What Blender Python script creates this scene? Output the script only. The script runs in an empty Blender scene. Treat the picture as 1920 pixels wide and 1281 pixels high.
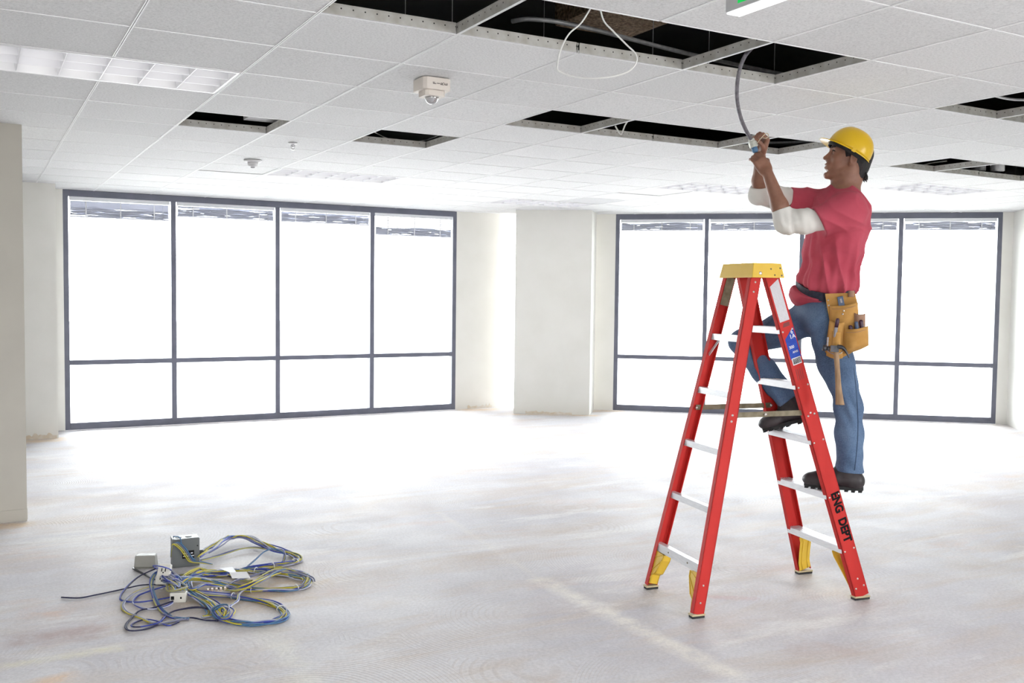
import bpy, bmesh, math, random
import numpy as np
from mathutils import Vector, Matrix, noise

random.seed(7)
rng = np.random.default_rng(11)
sc = bpy.context.scene
col = sc.collection
PI = math.pi

# ------------------------------------------------------------------ camera
FPX, YAW, PITCH, ROLL = 1806.0, math.radians(29.22), math.radians(2.89), math.radians(0.664)
CAMZ = 1.61
_f = Vector((math.sin(YAW) * math.cos(PITCH), math.cos(YAW) * math.cos(PITCH), -math.sin(PITCH)))
_r = Vector((math.cos(YAW), -math.sin(YAW), 0))
_u = _r.cross(_f)
CR = _r * math.cos(ROLL) + _u * math.sin(ROLL)
CU = -_r * math.sin(ROLL) + _u * math.cos(ROLL)
CF = _f
cam_d = bpy.data.cameras.new('camera')
cam_d.sensor_width = 36.0
cam_d.lens = FPX / 1920 * 36.0
cam = bpy.data.objects.new('camera', cam_d)
col.objects.link(cam)
cam.matrix_world = Matrix(((CR.x, CU.x, -CF.x, 0), (CR.y, CU.y, -CF.y, 0), (CR.z, CU.z, -CF.z, CAMZ), (0, 0, 0, 1)))
cam_d.clip_end = 1000
sc.camera = cam

# ------------------------------------------------------------------ sky, exposure
WORLD_STRENGTH = 6.6
world = bpy.data.worlds.new('overcast_sky')
sc.world = world
world.use_nodes = True
bg = world.node_tree.nodes['Background']
bg.inputs[0].default_value = (0.955, 0.975, 1.0, 1)
bg.inputs[1].default_value = WORLD_STRENGTH
sc.view_settings.view_transform = 'Standard'
sc.view_settings.look = 'None'
sc.view_settings.gamma = 1.0
sc.view_settings.use_curve_mapping = False
sc.view_settings.exposure = 1.36

# ------------------------------------------------------------------ room measures
CZ = 2.706                       # ceiling height
GX, GY, S = 0.5958, 4.973, 0.61  # ceiling grid origin and pitch
WY = 11.88                       # left window wall
WL, WR = 0.885, 5.762            # its window
RA, RB = Vector((7.73, 10.93, 0)), Vector((11.43, 7.70, 0))   # right window's two ends
RD = (RB - RA).normalized()                                  # along the right window wall
RN = Vector((-RD.y, RD.x, 0))                                # pointing outside
CORNER = RB + RD * 0.13                                      # right room corner
SD = -RN                                                     # side wall runs back along this


def at(px, py, z):
    """a point of the room at height z, read off the picture"""
    d = CR * (px - 960) - CU * (py - 640.5) + CF * FPX
    t = (z - CAMZ) / d.z
    return Vector((d.x * t, d.y * t, z))


def at_plane(px, py, n, k):
    d = CR * (px - 960) - CU * (py - 640.5) + CF * FPX
    o = Vector((0, 0, CAMZ))
    t = (k - o.dot(n)) / d.dot(n)
    return o + d * t


def portal(name, c, xdir, w, h, n):
    L = bpy.data.lights.new(name, 'AREA')
    L.shape = 'RECTANGLE'
    L.size, L.size_y = w, h
    L.cycles.is_portal = True
    o = bpy.data.objects.new(name, L)
    col.objects.link(o)
    z = -n                      # lamps shine along -Z
    x = xdir.normalized()
    y = z.cross(x)
    o.matrix_world = Matrix(((x.x, y.x, z.x, c.x), (x.y, y.y, z.y, c.y), (x.z, y.z, z.z, c.z), (0, 0, 0, 1)))
    return o


portal('sky_portal', Vector(((WL + WR) / 2, WY + 0.12, CZ / 2)), Vector((1, 0, 0)), WR - WL, CZ, Vector((0, -1, 0)))
portal('sky_portal', (RA + RB) / 2 + RN * 0.12 + Vector((0, 0, CZ / 2)), RD, (RB - RA).length, CZ, -RN)
portal('sky_portal', Vector((-1.0, -4.1, 1.65)), Vector((1, 0, 0)), 2.4, 1.9, Vector((0, 1, 0)))
portal('sky_portal', Vector((5.75, -1.5, 1.6)), Vector((0, 1, 0)), 4.2, 2.2, Vector((-1, 0, 0)))

# ------------------------------------------------------------------ helpers


def tag(o, label=None, cat=None, group=None, kind=None):
    if label: o['label'] = label
    if cat: o['category'] = cat
    if group: o['group'] = group
    if kind: o['kind'] = kind
    return o


def empty(name, loc=(0, 0, 0), label=None, cat=None, group=None, kind=None):
    o = bpy.data.objects.new(name, None)
    o.empty_display_size = 0.1
    col.objects.link(o)
    o.location = loc
    return tag(o, label, cat, group, kind)


def put(name, me, mat, parent=None, smooth=False, loc=None, rot=None):
    o = bpy.data.objects.new(name, me)
    col.objects.link(o)
    if mat is not None and not me.materials:
        me.materials.append(mat)
    if smooth:
        me.polygons.foreach_set('use_smooth', [True] * len(me.polygons))
    if parent is not None:
        o.parent = parent
        o.matrix_parent_inverse = Matrix.Translation(parent.location).inverted() if parent.type == 'EMPTY' and parent.rotation_euler[:] == (0.0, 0.0, 0.0) and parent.get('_world', 1) else Matrix()
    if loc is not None: o.location = loc
    if rot is not None: o.rotation_euler = rot
    return o


class MB:
    """collects simple shapes into one mesh"""

    def __init__(self):
        self.v, self.f, self.s = [], [], []

    def add(self, vs, fs, smooth=False):
        n = len(self.v)
        self.v += [tuple(p) for p in vs]
        self.f += [tuple(i + n for i in f) for f in fs]
        self.s += [smooth] * len(fs)
        return self

    def obox(self, c, x, y, z):
        """box with centre c and half axes x, y, z"""
        c, x, y, z = Vector(c), Vector(x), Vector(y), Vector(z)
        vs = [c + x * i + y * j + z * k for k in (-1, 1) for j in (-1, 1) for i in (-1, 1)]
        fs = [(0, 2, 3, 1), (4, 5, 7, 6), (0, 1, 5, 4), (2, 6, 7, 3), (0, 4, 6, 2), (1, 3, 7, 5)]
        if x.cross(y).dot(z) < 0: fs = [f[::-1] for f in fs]
        return self.add(vs, fs)

    def box(self, x0, x1, y0, y1, z0, z1):
        return self.obox(((x0 + x1) / 2, (y0 + y1) / 2, (z0 + z1) / 2), ((x1 - x0) / 2, 0, 0), (0, (y1 - y0) / 2, 0), (0, 0, (z1 - z0) / 2))

    def bar(self, a, b, side, w, t):
        """box from a to b, w wide along side, t thick across"""
        a, b = Vector(a), Vector(b)
        d = b - a
        s = Vector(side); s = (s - d * (s.dot(d) / d.length_squared)).normalized()
        n = d.normalized().cross(s)
        return self.obox((a + b) / 2, d / 2, s * w / 2, n * t / 2)

    def prism(self, poly, z0, z1):
        n = len(poly)
        vs = [(p[0], p[1], z0) for p in poly] + [(p[0], p[1], z1) for p in poly]
        fs = [tuple(range(n))[::-1], tuple(range(n, 2 * n))] + [(i, (i + 1) % n, n + (i + 1) % n, n + i) for i in range(n)]
        return self.add(vs, fs)

    def extrude(self, poly3, d):
        n = len(poly3)
        d = Vector(d)
        p = [Vector(q) for q in poly3]
        vs = p + [q + d for q in p]
        nrm = Vector((0, 0, 0))
        for i in range(n): nrm += p[i].cross(p[(i + 1) % n])
        fs = [tuple(range(n))[::-1], tuple(range(n, 2 * n))] + [(i, (i + 1) % n, n + (i + 1) % n, n + i) for i in range(n)]
        if nrm.dot(d) < 0: fs = [f[::-1] for f in fs]
        return self.add(vs, fs)

    def tube(self, pts, r, seg=8, closed=False, cap=True):
        pts = [Vector(p) for p in pts]
        n = len(pts)
        rr = r if hasattr(r, '__len__') else [r] * n
        vs, fs = [], []
        up = None
        for i in range(n):
            if closed: t = pts[(i + 1) % n] - pts[i - 1]
            else: t = pts[min(i + 1, n - 1)] - pts[max(i - 1, 0)]
            if t.length < 1e-9: t = Vector((0, 0, 1))
            t.normalize()
            if up is None:
                up = t.orthogonal().normalized()
            else:
                up = (up - t * up.dot(t))
                up = up.normalized() if up.length > 1e-6 else t.orthogonal().normalized()
            b = t.cross(up)
            for k in range(seg):
                a = 2 * PI * k / seg
                vs.append(pts[i] + (up * math.cos(a) + b * math.sin(a)) * rr[i])
        for i in range(n if closed else n - 1):
            j = (i + 1) % n
            for k in range(seg):
                l = (k + 1) % seg
                fs.append((i * seg + k, i * seg + l, j * seg + l, j * seg + k))
        self.add(vs, fs, True)
        if cap and not closed:
            m = len(self.v) - n * seg
            self.f.append(tuple(m + k for k in range(seg))[::-1]); self.s.append(False)
            m += (n - 1) * seg
            self.f.append(tuple(m + k for k in range(seg))); self.s.append(False)
        return self

    def lathe(self, prof, c=(0, 0, 0), axis=(0, 0, 1), seg=24, smooth=True):
        ax = Vector(axis).normalized()
        u = ax.orthogonal().normalized(); w = ax.cross(u)
        c = Vector(c)
        vs, fs = [], []
        for (r, h) in prof:
            for k in range(seg):
                a = 2 * PI * k / seg
                vs.append(c + ax * h + (u * math.cos(a) + w * math.sin(a)) * max(r, 1e-5))
        for i in range(len(prof) - 1):
            for k in range(seg):
                l = (k + 1) % seg
                fs.append((i * seg + k, i * seg + l, (i + 1) * seg + l, (i + 1) * seg + k))
        fs.append(tuple(range(seg))[::-1])
        fs.append(tuple((len(prof) - 1) * seg + k for k in range(seg)))
        return self.add(vs, fs, smooth)

    def mesh(self, name):
        me = bpy.data.meshes.new(name)
        me.from_pydata(self.v, [], self.f)
        me.polygons.foreach_set('use_smooth', self.s)
        me.update()
        return me

    def build(self, name, mat, parent=None, bevel=0.0):
        me = self.mesh(name)
        if bevel:
            bm = bmesh.new(); bm.from_mesh(me)
            bmesh.ops.remove_doubles(bm, verts=bm.verts, dist=1e-6)
            ed = [e for e in bm.edges if len(e.link_faces) == 2 and e.calc_face_angle(0) > 0.5]
            bmesh.ops.bevel(bm, geom=ed, offset=bevel, segments=2, profile=0.6, affect='EDGES', clamp_overlap=True)
            bm.to_mesh(me); bm.free()
        return put(name, me, mat, parent)


def spline(pts, n=8, closed=False):
    P = [Vector(p) for p in pts]
    m = len(P)
    out = []
    for i in range(m if closed else m - 1):
        if closed: a, b, c, d = P[i - 1], P[i], P[(i + 1) % m], P[(i + 2) % m]
        else: a, b, c, d = P[max(i - 1, 0)], P[i], P[i + 1], P[min(i + 2, m - 1)]
        for k in range(n):
            t = k / n
            out.append(0.5 * ((2 * b) + (c - a) * t + (2 * a - 5 * b + 4 * c - d) * t * t + (3 * b - a - 3 * c + d) * t ** 3))
    if not closed: out.append(P[-1])
    return out


# ------------------------------------------------------------------ materials
def new_mat(name, color, rough=0.6, metal=0.0, spec=0.5):
    m = bpy.data.materials.new(name)
    m.use_nodes = True
    b = m.node_tree.nodes['Principled BSDF']
    b.inputs['Base Color'].default_value = (*color, 1)
    b.inputs['Roughness'].default_value = rough
    b.inputs['Metallic'].default_value = metal
    b.inputs['Specular IOR Level'].default_value = spec
    return m


def nd(m, kind, **kw):
    n = m.node_tree.nodes.new(kind)
    for k, v in kw.items():
        if hasattr(n, k): setattr(n, k, v)
        else: n.inputs[k].default_value = v
    return n


def lk(m, a, b):
    m.node_tree.links.new(a, b)


def coords(m, scale=(1, 1, 1), kind='Object', rot=(0, 0, 0), loc=(0, 0, 0)):
    tc = nd(m, 'ShaderNodeTexCoord')
    mp = nd(m, 'ShaderNodeMapping')
    mp.inputs['Scale'].default_value = scale
    mp.inputs['Rotation'].default_value = rot
    mp.inputs['Location'].default_value = loc
    lk(m, tc.outputs[kind], mp.inputs['Vector'])
    return mp.outputs['Vector']


def ramp(m, fac, stops):
    r = nd(m, 'ShaderNodeValToRGB')
    e = r.color_ramp.elements
    while len(e) < len(stops): e.new(0.5)
    for el, (p, c) in zip(e, stops):
        el.position = p
        el.color = (*c, 1) if len(c) == 3 else c
    lk(m, fac, r.inputs['Fac'])
    return r.outputs['Color']


def mix(m, fac, a, b, mode='MIX'):
    n = nd(m, 'ShaderNodeMix', data_type='RGBA', blend_type=mode)
    for s, v in ((n.inputs[0], fac), (n.inputs[6], a), (n.inputs[7], b)):
        if isinstance(v, (int, float)): s.default_value = v
        elif isinstance(v, tuple): s.default_value = (*v, 1)
        else: lk(m, v, s)
    return n.outputs[2]


def bsdf(m): return m.node_tree.nodes['Principled BSDF']


def noisy(name, c1, c2, scale=8, rough=0.6, metal=0.0, detail=6, bump=0.0, stretch=(1, 1, 1), lo=0.35, hi=0.65, spec=0.5, bscale=None, bdist=0.002):
    m = new_mat(name, c1, rough, metal, spec)
    v = coords(m, stretch)
    n = nd(m, 'ShaderNodeTexNoise'); n.inputs['Scale'].default_value = scale; n.inputs['Detail'].default_value = detail
    lk(m, v, n.inputs['Vector'])
    lk(m, ramp(m, n.outputs['Fac'], [(lo, c1), (hi, c2)]), bsdf(m).inputs['Base Color'])
    if bump:
        n2 = n
        if bscale:
            n2 = nd(m, 'ShaderNodeTexNoise'); n2.inputs['Scale'].default_value = bscale; n2.inputs['Detail'].default_value = 4
            lk(m, v, n2.inputs['Vector'])
        b = nd(m, 'ShaderNodeBump'); b.inputs['Strength'].default_value = bump; b.inputs['Distance'].default_value = bdist
        lk(m, n2.outputs['Fac'], b.inputs['Height'])
        lk(m, b.outputs['Normal'], bsdf(m).inputs['Normal'])
    return m


def emis(name, color, strength):
    m = new_mat(name, color, 0.5)
    b = bsdf(m)
    b.inputs['Emission Color'].default_value = (*color, 1)
    b.inputs['Emission Strength'].default_value = strength
    return m


M = {}
M['paint'] = noisy('wall_paint', (0.80, 0.785, 0.735), (0.83, 0.815, 0.77), 3, 0.75, bump=0.08, bscale=90, bdist=0.001)
M['paint_shaded'] = noisy('shaded_wall_paint', (0.47, 0.445, 0.395), (0.50, 0.475, 0.42), 3, 0.75, bump=0.08, bscale=90, bdist=0.001)  # wall paint with the pillar's shade mixed into the colour
M['frame'] = noisy('window_frame_metal', (0.12, 0.128, 0.17), (0.145, 0.15, 0.20), 6, 0.4)
M['white_metal'] = noisy('white_enamel', (0.82, 0.82, 0.83), (0.78, 0.78, 0.80), 4, 0.4)
M['tee'] = noisy('ceiling_grid_enamel', (0.86, 0.86, 0.87), (0.82, 0.82, 0.83), 20, 0.5)
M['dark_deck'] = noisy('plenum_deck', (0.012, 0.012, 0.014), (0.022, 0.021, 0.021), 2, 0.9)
M['fireproof'] = noisy('beam_fireproofing', (0.30, 0.19, 0.11), (0.70, 0.52, 0.36), 60, 0.95, bump=0.8, bdist=0.01)
M['galv'] = noisy('galvanized_conduit', (0.52, 0.52, 0.54), (0.66, 0.66, 0.67), 30, 0.42, metal=0.25)
M['white_wire'] = new_mat('white_cable', (0.78, 0.78, 0.76), 0.5)
M['slat'] = noisy('blind_slat', (0.66, 0.68, 0.78), (0.58, 0.60, 0.70), 3, 0.45)
M['blind_rail'] = noisy('blind_headrail', (0.80, 0.81, 0.84), (0.76, 0.77, 0.80), 3, 0.4)
M['black'] = new_mat('black_print', (0.010, 0.009, 0.010), 0.85, 0.0, 0.15)
M['green'] = emis('exit_green', (0.0, 0.42, 0.06), 0.35)

# ceiling tile: fissured mineral fibre
m = M['tile'] = new_mat('mineral_fibre_tile', (0.8, 0.8, 0.8), 0.9)
v = coords(m, (1, 1, 1), 'Object')
oi = nd(m, 'ShaderNodeObjectInfo')
va = nd(m, 'ShaderNodeVectorMath', operation='MULTIPLY_ADD')
lk(m, oi.outputs['Random'], va.inputs[0]); va.inputs[1].default_value = (37, 53, 11)
lk(m, v, va.inputs[2])
n1 = nd(m, 'ShaderNodeTexNoise'); n1.inputs['Scale'].default_value = 95; n1.inputs['Detail'].default_value = 5; n1.inputs['Roughness'].default_value = 0.75
lk(m, va.outputs[0], n1.inputs['Vector'])
c1 = ramp(m, n1.outputs['Fac'], [(0.36, (0.62, 0.62, 0.625)), (0.52, (0.765, 0.765, 0.77)), (0.7, (0.82, 0.82, 0.825))])
rv = nd(m, 'ShaderNodeMapRange'); rv.inputs['To Min'].default_value = 0.955; rv.inputs['To Max'].default_value = 1.02
lk(m, oi.outputs['Random'], rv.inputs['Value'])
cm = nd(m, 'ShaderNodeVectorMath', operation='SCALE')
lk(m, c1, cm.inputs[0]); lk(m, rv.outputs[0], cm.inputs['Scale'])
lk(m, cm.outputs[0], bsdf(m).inputs['Base Color'])
b = nd(m, 'ShaderNodeBump'); b.inputs['Strength'].default_value = 0.55; b.inputs['Distance'].default_value = 0.003
lk(m, n1.outputs['Fac'], b.inputs['Height']); lk(m, b.outputs['Normal'], bsdf(m).inputs['Normal'])

# glass: thin pane
m = M['glass'] = bpy.data.materials.new('window_glass'); m.use_nodes = True
nt = m.node_tree; nt.nodes.clear()
out = nt.nodes.new('ShaderNodeOutputMaterial')
tr = nt.nodes.new('ShaderNodeBsdfTransparent'); tr.inputs[0].default_value = (0.96, 0.98, 0.98, 1)
gl = nt.nodes.new('ShaderNodeBsdfGlossy'); gl.inputs['Roughness'].default_value = 0.02
fr = nt.nodes.new('ShaderNodeFresnel'); fr.inputs['IOR'].default_value = 1.3
mx = nt.nodes.new('ShaderNodeMixShader')
nt.links.new(fr.outputs[0], mx.inputs[0]); nt.links.new(tr.outputs[0], mx.inputs[1]); nt.links.new(gl.outputs[0], mx.inputs[2]); nt.links.new(mx.outputs[0], out.inputs[0])

# floor: bare slab with adhesive residue, trowel arcs, stains and patching compound
m = M['floor'] = new_mat('bare_concrete_slab', (0.6, 0.58, 0.57), 0.5)
P0 = coords(m, (1, 1, 1), 'Object')


def nz(scale, detail=5, rough=0.55, vec=None, dist=0.0):
    n = nd(m, 'ShaderNodeTexNoise')
    n.inputs['Scale'].default_value = scale; n.inputs['Detail'].default_value = detail; n.inputs['Roughness'].default_value = rough; n.inputs['Distortion'].default_value = dist
    lk(m, vec or P0, n.inputs['Vector'])
    return n.outputs['Fac']


base = ramp(m, nz(0.9, 7, 0.6), [(0.3, (0.53, 0.51, 0.54)), (0.5, (0.64, 0.625, 0.645)), (0.68, (0.73, 0.715, 0.72))])
st = coords(m, (0.55, 2.2, 1), 'Object', rot=(0, 0, math.radians(-24)))
warm = ramp(m, nz(1.3, 8, 0.68, st, 0.6), [(0.46, (0, 0, 0)), (0.70, (0.85, 0.85, 0.85))])
c = mix(m, warm, base, (0.60, 0.52, 0.46))
peach = ramp(m, nz(1.6, 6, 0.65, coords(m, (0.7, 1.6, 1), 'Object', loc=(3.1, 7.7, 0), rot=(0, 0, -0.4))), [(0.58, (0, 0, 0)), (0.76, (0.6, 0.6, 0.6))])
c = mix(m, peach, c, (0.66, 0.50, 0.42))
grey = ramp(m, nz(0.55, 6, 0.6, coords(m, (1, 1, 1), 'Object', loc=(8.1, 1.7, 0))), [(0.52, (0, 0, 0)), (0.72, (0.5, 0.5, 0.5))])
c = mix(m, grey, c, (0.46, 0.42, 0.46))
white = ramp(m, nz(1.7, 8, 0.7, coords(m, (0.4, 1.5, 1), 'Object', rot=(0, 0, math.radians(-20)), loc=(5, 2, 0))), [(0.56, (0, 0, 0)), (0.66, (0.75, 0.75, 0.75))])
c = mix(m, white, c, (0.78, 0.765, 0.75))
# notched trowel arcs: rings about scattered centres, shown in patches only
vo = nd(m, 'ShaderNodeTexVoronoi'); vo.inputs['Scale'].default_value = 1.15
lk(m, P0, vo.inputs['Vector'])
sn = nd(m, 'ShaderNodeMath', operation='MULTIPLY'); sn.inputs[1].default_value = 330.0
lk(m, vo.outputs['Distance'], sn.inputs[0])
s2 = nd(m, 'ShaderNodeMath', operation='SINE'); lk(m, sn.outputs[0], s2.inputs[0])
arcs = ramp(m, s2.outputs[0], [(0.2, (0, 0, 0)), (0.9, (1, 1, 1))])
patch = ramp(m, nz(1.1, 5, 0.6, coords(m, (1, 1, 1), 'Object', loc=(1.3, 0.4, 0))), [(0.47, (0, 0, 0)), (0.58, (1, 1, 1))])
am = mix(m, 1.0, arcs, patch, 'MULTIPLY')
am2 = mix(m, 1.0, am, (0.22, 0.22, 0.22), 'MULTIPLY')
c = mix(m, am2, c, (0.50, 0.43, 0.38))


def band(p, q, half, wob):
    """soft-edged strip of patching compound from p to q on the slab"""
    p, q = Vector(p), Vector(q)
    ang = math.atan2(q.y - p.y, q.x - p.x)
    mid = (p + q) / 2
    L = (q - p).length / 2
    tc = nd(m, 'ShaderNodeTexCoord')
    s = nd(m, 'ShaderNodeVectorMath', operation='SUBTRACT'); lk(m, tc.outputs['Object'], s.inputs[0]); s.inputs[1].default_value = (mid.x, mid.y, 0)
    r = nd(m, 'ShaderNodeVectorRotate', rotation_type='Z_AXIS'); r.inputs['Angle'].default_value = -ang
    lk(m, s.outputs[0], r.inputs['Vector'])
    nn = nd(m, 'ShaderNodeTexNoise'); nn.inputs['Scale'].default_value = 3.2; nn.inputs['Detail'].default_value = 9; nn.inputs['Roughness'].default_value = 0.7
    lk(m, P0, nn.inputs['Vector'])
    sx = nd(m, 'ShaderNodeSeparateXYZ'); lk(m, r.outputs[0], sx.inputs[0])

    soft = half * 0.45 + 0.01

    def edge(sock, lim):
        a = nd(m, 'ShaderNodeMath', operation='ABSOLUTE'); lk(m, sock, a.inputs[0])
        w = nd(m, 'ShaderNodeMath', operation='MULTIPLY_ADD'); lk(m, nn.outputs['Fac'], w.inputs[0]); w.inputs[1].default_value = wob * 2.2; lk(m, a.outputs[0], w.inputs[2])
        mr = nd(m, 'ShaderNodeMapRange'); mr.inputs['From Min'].default_value = lim + wob * 1.1 + soft; mr.inputs['From Max'].default_value = lim + wob * 1.1 - soft
        lk(m, w.outputs[0], mr.inputs['Value'])
        return mr.outputs[0]
    mu = nd(m, 'ShaderNodeMath', operation='MULTIPLY')
    lk(m, edge(sx.outputs['Y'], half), mu.inputs[0]); lk(m, edge(sx.outputs['X'], L), mu.inputs[1])
    bk = nd(m, 'ShaderNodeTexNoise'); bk.inputs['Scale'].default_value = 6.5; bk.inputs['Detail'].default_value = 8; bk.inputs['Roughness'].default_value = 0.72
    lk(m, P0, bk.inputs['Vector'])
    br_ = nd(m, 'ShaderNodeMapRange'); br_.inputs['From Min'].default_value = 0.36; br_.inputs['From Max'].default_value = 0.56; br_.inputs['To Min'].default_value = 0.15
    lk(m, bk.outputs['Fac'], br_.inputs['Value'])
    m2_ = nd(m, 'ShaderNodeMath', operation='MULTIPLY'); lk(m, mu.outputs[0], m2_.inputs[0]); lk(m, br_.outputs[0], m2_.inputs[1])
    return m2_.outputs[0]


def part_of(f, k):
    n = nd(m, 'ShaderNodeMath', operation='MULTIPLY'); lk(m, f, n.inputs[0]); n.inputs[1].default_value = k
    return n.outputs[0]


c = mix(m, part_of(band(at(1010, 1085, 0), at(1390, 1275, 0), 0.055, 0.05), 0.85), c, (0.80, 0.76, 0.70))
c = mix(m, part_of(band(at(500, 1175, 0), at(610, 1320, 0), 0.06, 0.05), 0.55), c, (0.76, 0.74, 0.68))
c = mix(m, part_of(band(at(1480, 1118, 0), at(1640, 1100, 0), 0.10, 0.12), 0.55), c, (0.80, 0.755, 0.73))
c = mix(m, part_of(band(at(0, 1250, 0), at(230, 1215, 0), 0.03, 0.05), 0.8), c, (0.76, 0.72, 0.58))
c = mix(m, part_of(band(at(60, 1285, 0), at(140, 1268, 0), 0.06, 0.06), 0.85), c, (0.74, 0.56, 0.42))
c = mix(m, part_of(band(at(0, 1205, 0), at(190, 1180, 0), 0.09, 0.12), 0.85), c, (0.44, 0.34, 0.33))
c = mix(m, part_of(band(at(1010, 1085, 0), at(820, 960, 0), 0.02, 0.05), 0.35), c, (0.76, 0.72, 0.66))
c = mix(m, part_of(band(at(300, 1105, 0), at(570, 1110, 0), 0.26, 0.30), 0.65), c, (0.58, 0.43, 0.26))
c = mix(m, part_of(band(at(40, 1150, 0), at(120, 1150, 0), 0.06, 0.14), 0.6), c, (0.68, 0.50, 0.42))
c = mix(m, part_of(band(at(1490, 1210, 0), at(1640, 1225, 0), 0.08, 0.25), 0.45), c, (0.56, 0.46, 0.43))
c = mix(m, part_of(band(at(1330, 1120, 0), at(1420, 1122, 0), 0.02, 0.06), 0.45), c, (0.62, 0.42, 0.42))
# rusty glue line left along the foot of the walls
for p, q, hw in ((Vector((0.4, 11.2, 0)), Vector((0.85, 11.2, 0)), 0.14), (Vector((5.8, 11.8, 0)), Vector((6.3, 11.6, 0)), 0.12), (Vector((6.2, 11.1, 0)), Vector((7.2, 10.5, 0)), 0.06), (Vector((-0.3, 7.22, 0)), Vector((0.30, 7.25, 0)), 0.10), (Vector((7.3, 11.0, 0)), Vector((7.8, 10.8, 0)), 0.10)):
    c = mix(m, part_of(band(p, q, hw, 0.12), 0.6), c, (0.72, 0.52, 0.30))
fine = ramp(m, nz(60, 4, 0.7), [(0.38, (0.90, 0.90, 0.90)), (0.62, (1.04, 1.04, 1.04))])
c = mix(m, 1.0, c, fine, 'MULTIPLY')
lk(m, c, bsdf(m).inputs['Base Color'])
rr = ramp(m, nz(2.5, 5), [(0.35, (0.62, 0.62, 0.62)), (0.65, (0.75, 0.75, 0.75))])
bsdf(m).inputs['Specular IOR Level'].default_value = 0.2
lk(m, rr, bsdf(m).inputs['Roughness'])
b = nd(m, 'ShaderNodeBump'); b.inputs['Strength'].default_value = 0.25; b.inputs['Distance'].default_value = 0.004
hb = mix(m, 0.5, nz(24, 6), am, 'ADD')
lk(m, hb, b.inputs['Height']); lk(m, b.outputs['Normal'], bsdf(m).inputs['Normal'])

# ================================================================== the room
UP = Vector((0, 0, 1))
BKX, BKY = -4.0, -4.0
SE = CORNER + SD * 9.0
room = [Vector((BKX, BKY, 0)), Vector((SE.x, BKY, 0)), SE, CORNER, RA - RD * 0.42, Vector((6.45, WY, 0)), Vector((BKX, WY, 0))]


def struct(name, mb, mat, bevel=0.0):
    return tag(mb.build(name, mat, None, bevel), kind='structure')


mb = MB(); mb.prism([(p.x * 1.0, p.y * 1.0) for p in room], -0.15, 0.0)
floor = struct('floor', mb, M['floor']); tag(floor, 'bare concrete floor slab with trowel arcs and pale patching strips', 'floor')

M['ground'] = noisy('added_ground', (0.40, 0.39, 0.37), (0.46, 0.45, 0.43), 0.2, 0.9)
mb = MB(); mb.box(-300, 300, -300, 300, -8.2, -8.0)  # unseen plane, added to dim the light reaching the ceiling from below
w = struct('ground', mb, M['ground']); tag(w, 'pale ground plane added far below the windows to cut light from below', 'ground')

# left window wall: solid stretches beside the window (the window runs floor to ceiling)
mb = MB(); mb.box(BKX, WL, WY, WY + 0.2, 0, CZ + 0.9)
w = struct('wall_left', mb, M['paint']); tag(w, 'off white wall left of the long left window', 'wall')
mb = MB(); mb.box(WR, 6.62, WY, WY + 0.2, 0, CZ + 0.9)
w = struct('wall_middle', mb, M['paint']); tag(w, 'off white wall strip between left window and corner column', 'wall')
# right window wall
mb = MB(); mb.obox(RA - RD * 0.33 + RN * 0.1 + UP * 1.8, RD * 0.33, RN * 0.1, UP * 1.8)
w = struct('wall_back', mb, M['paint']); tag(w, 'narrow off white wall strip between corner column and right window', 'wall')
mb = MB(); mb.obox(RB + RD * 0.17 + RN * 0.1 + UP * 1.8, RD * 0.17, RN * 0.1, UP * 1.8)
w = struct('wall_end', mb, M['paint']); tag(w, 'narrow off white wall strip between right window and side wall', 'wall')
mb = MB(); mb.obox(CORNER + SD * 4.5 + RD * 0.1 + UP * 1.8, SD * 4.5, RD * 0.1, UP * 1.8)
w = struct('wall_right', mb, M['paint']); tag(w, 'white side wall meeting the right window wall at the far right', 'wall')
# lintel over the right window up into the plenum
mb = MB(); mb.obox((RA + RB) / 2 + RN * 0.1 + UP * (CZ + 0.45), (RB - RA) / 2, RN * 0.1, UP * 0.445)
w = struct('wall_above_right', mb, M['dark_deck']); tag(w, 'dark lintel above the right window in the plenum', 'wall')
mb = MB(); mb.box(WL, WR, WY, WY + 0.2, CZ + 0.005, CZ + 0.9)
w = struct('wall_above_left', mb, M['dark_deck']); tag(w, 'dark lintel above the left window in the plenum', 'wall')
# walls behind the viewer with openings added for fill light
for nm, f in (('wall_rear', lambda a0, a1, z0, z1: (a0, a1, BKY - 0.2, BKY, z0, z1)), ('wall_far_left', lambda a0, a1, z0, z1: (BKX - 0.2, BKX, a0, a1, z0, z1))):
    e0, e1 = (BKX, SE.x) if nm == 'wall_rear' else (BKY, WY)
    mb = MB()
    for q in (((e0, e1, 0, 0.7), (e0, e1, 2.6, CZ + 0.9), (e0, -2.2, 0.7, 2.6), (0.2, e1, 0.7, 2.6)) if nm == 'wall_rear' else ((e0, e1, 0, CZ + 0.9),)): mb.box(*f(*q))
    w = struct(nm, mb, M['paint']); tag(w, 'plain painted wall behind the viewer with an opening added for fill light' if nm == 'wall_rear' else 'plain painted wall left of the viewer', 'wall')
mb = MB()  # unseen near wall; its open band is added to brighten the right side
for q in ((BKY, SE.y, 0, 0.5), (BKY, SE.y, 2.65, CZ + 0.9), (BKY, -3.6, 0.5, 2.65), (0.6, SE.y, 0.5, 2.65)): mb.box(SE.x, SE.x + 0.2, *q)
w = struct('wall_near_right', mb, M['paint']); tag(w, 'plain painted wall right of the viewer with an opening added for fill light', 'wall')

# columns
def column(name, poly, mat, label, base_h=0.07, base_out=0.006):
    mb = MB(); mb.prism([(p[0], p[1]) for p in poly], 0, CZ + 0.9)
    o = struct(name, mb, mat); tag(o, label, 'column')
    return o


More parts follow.
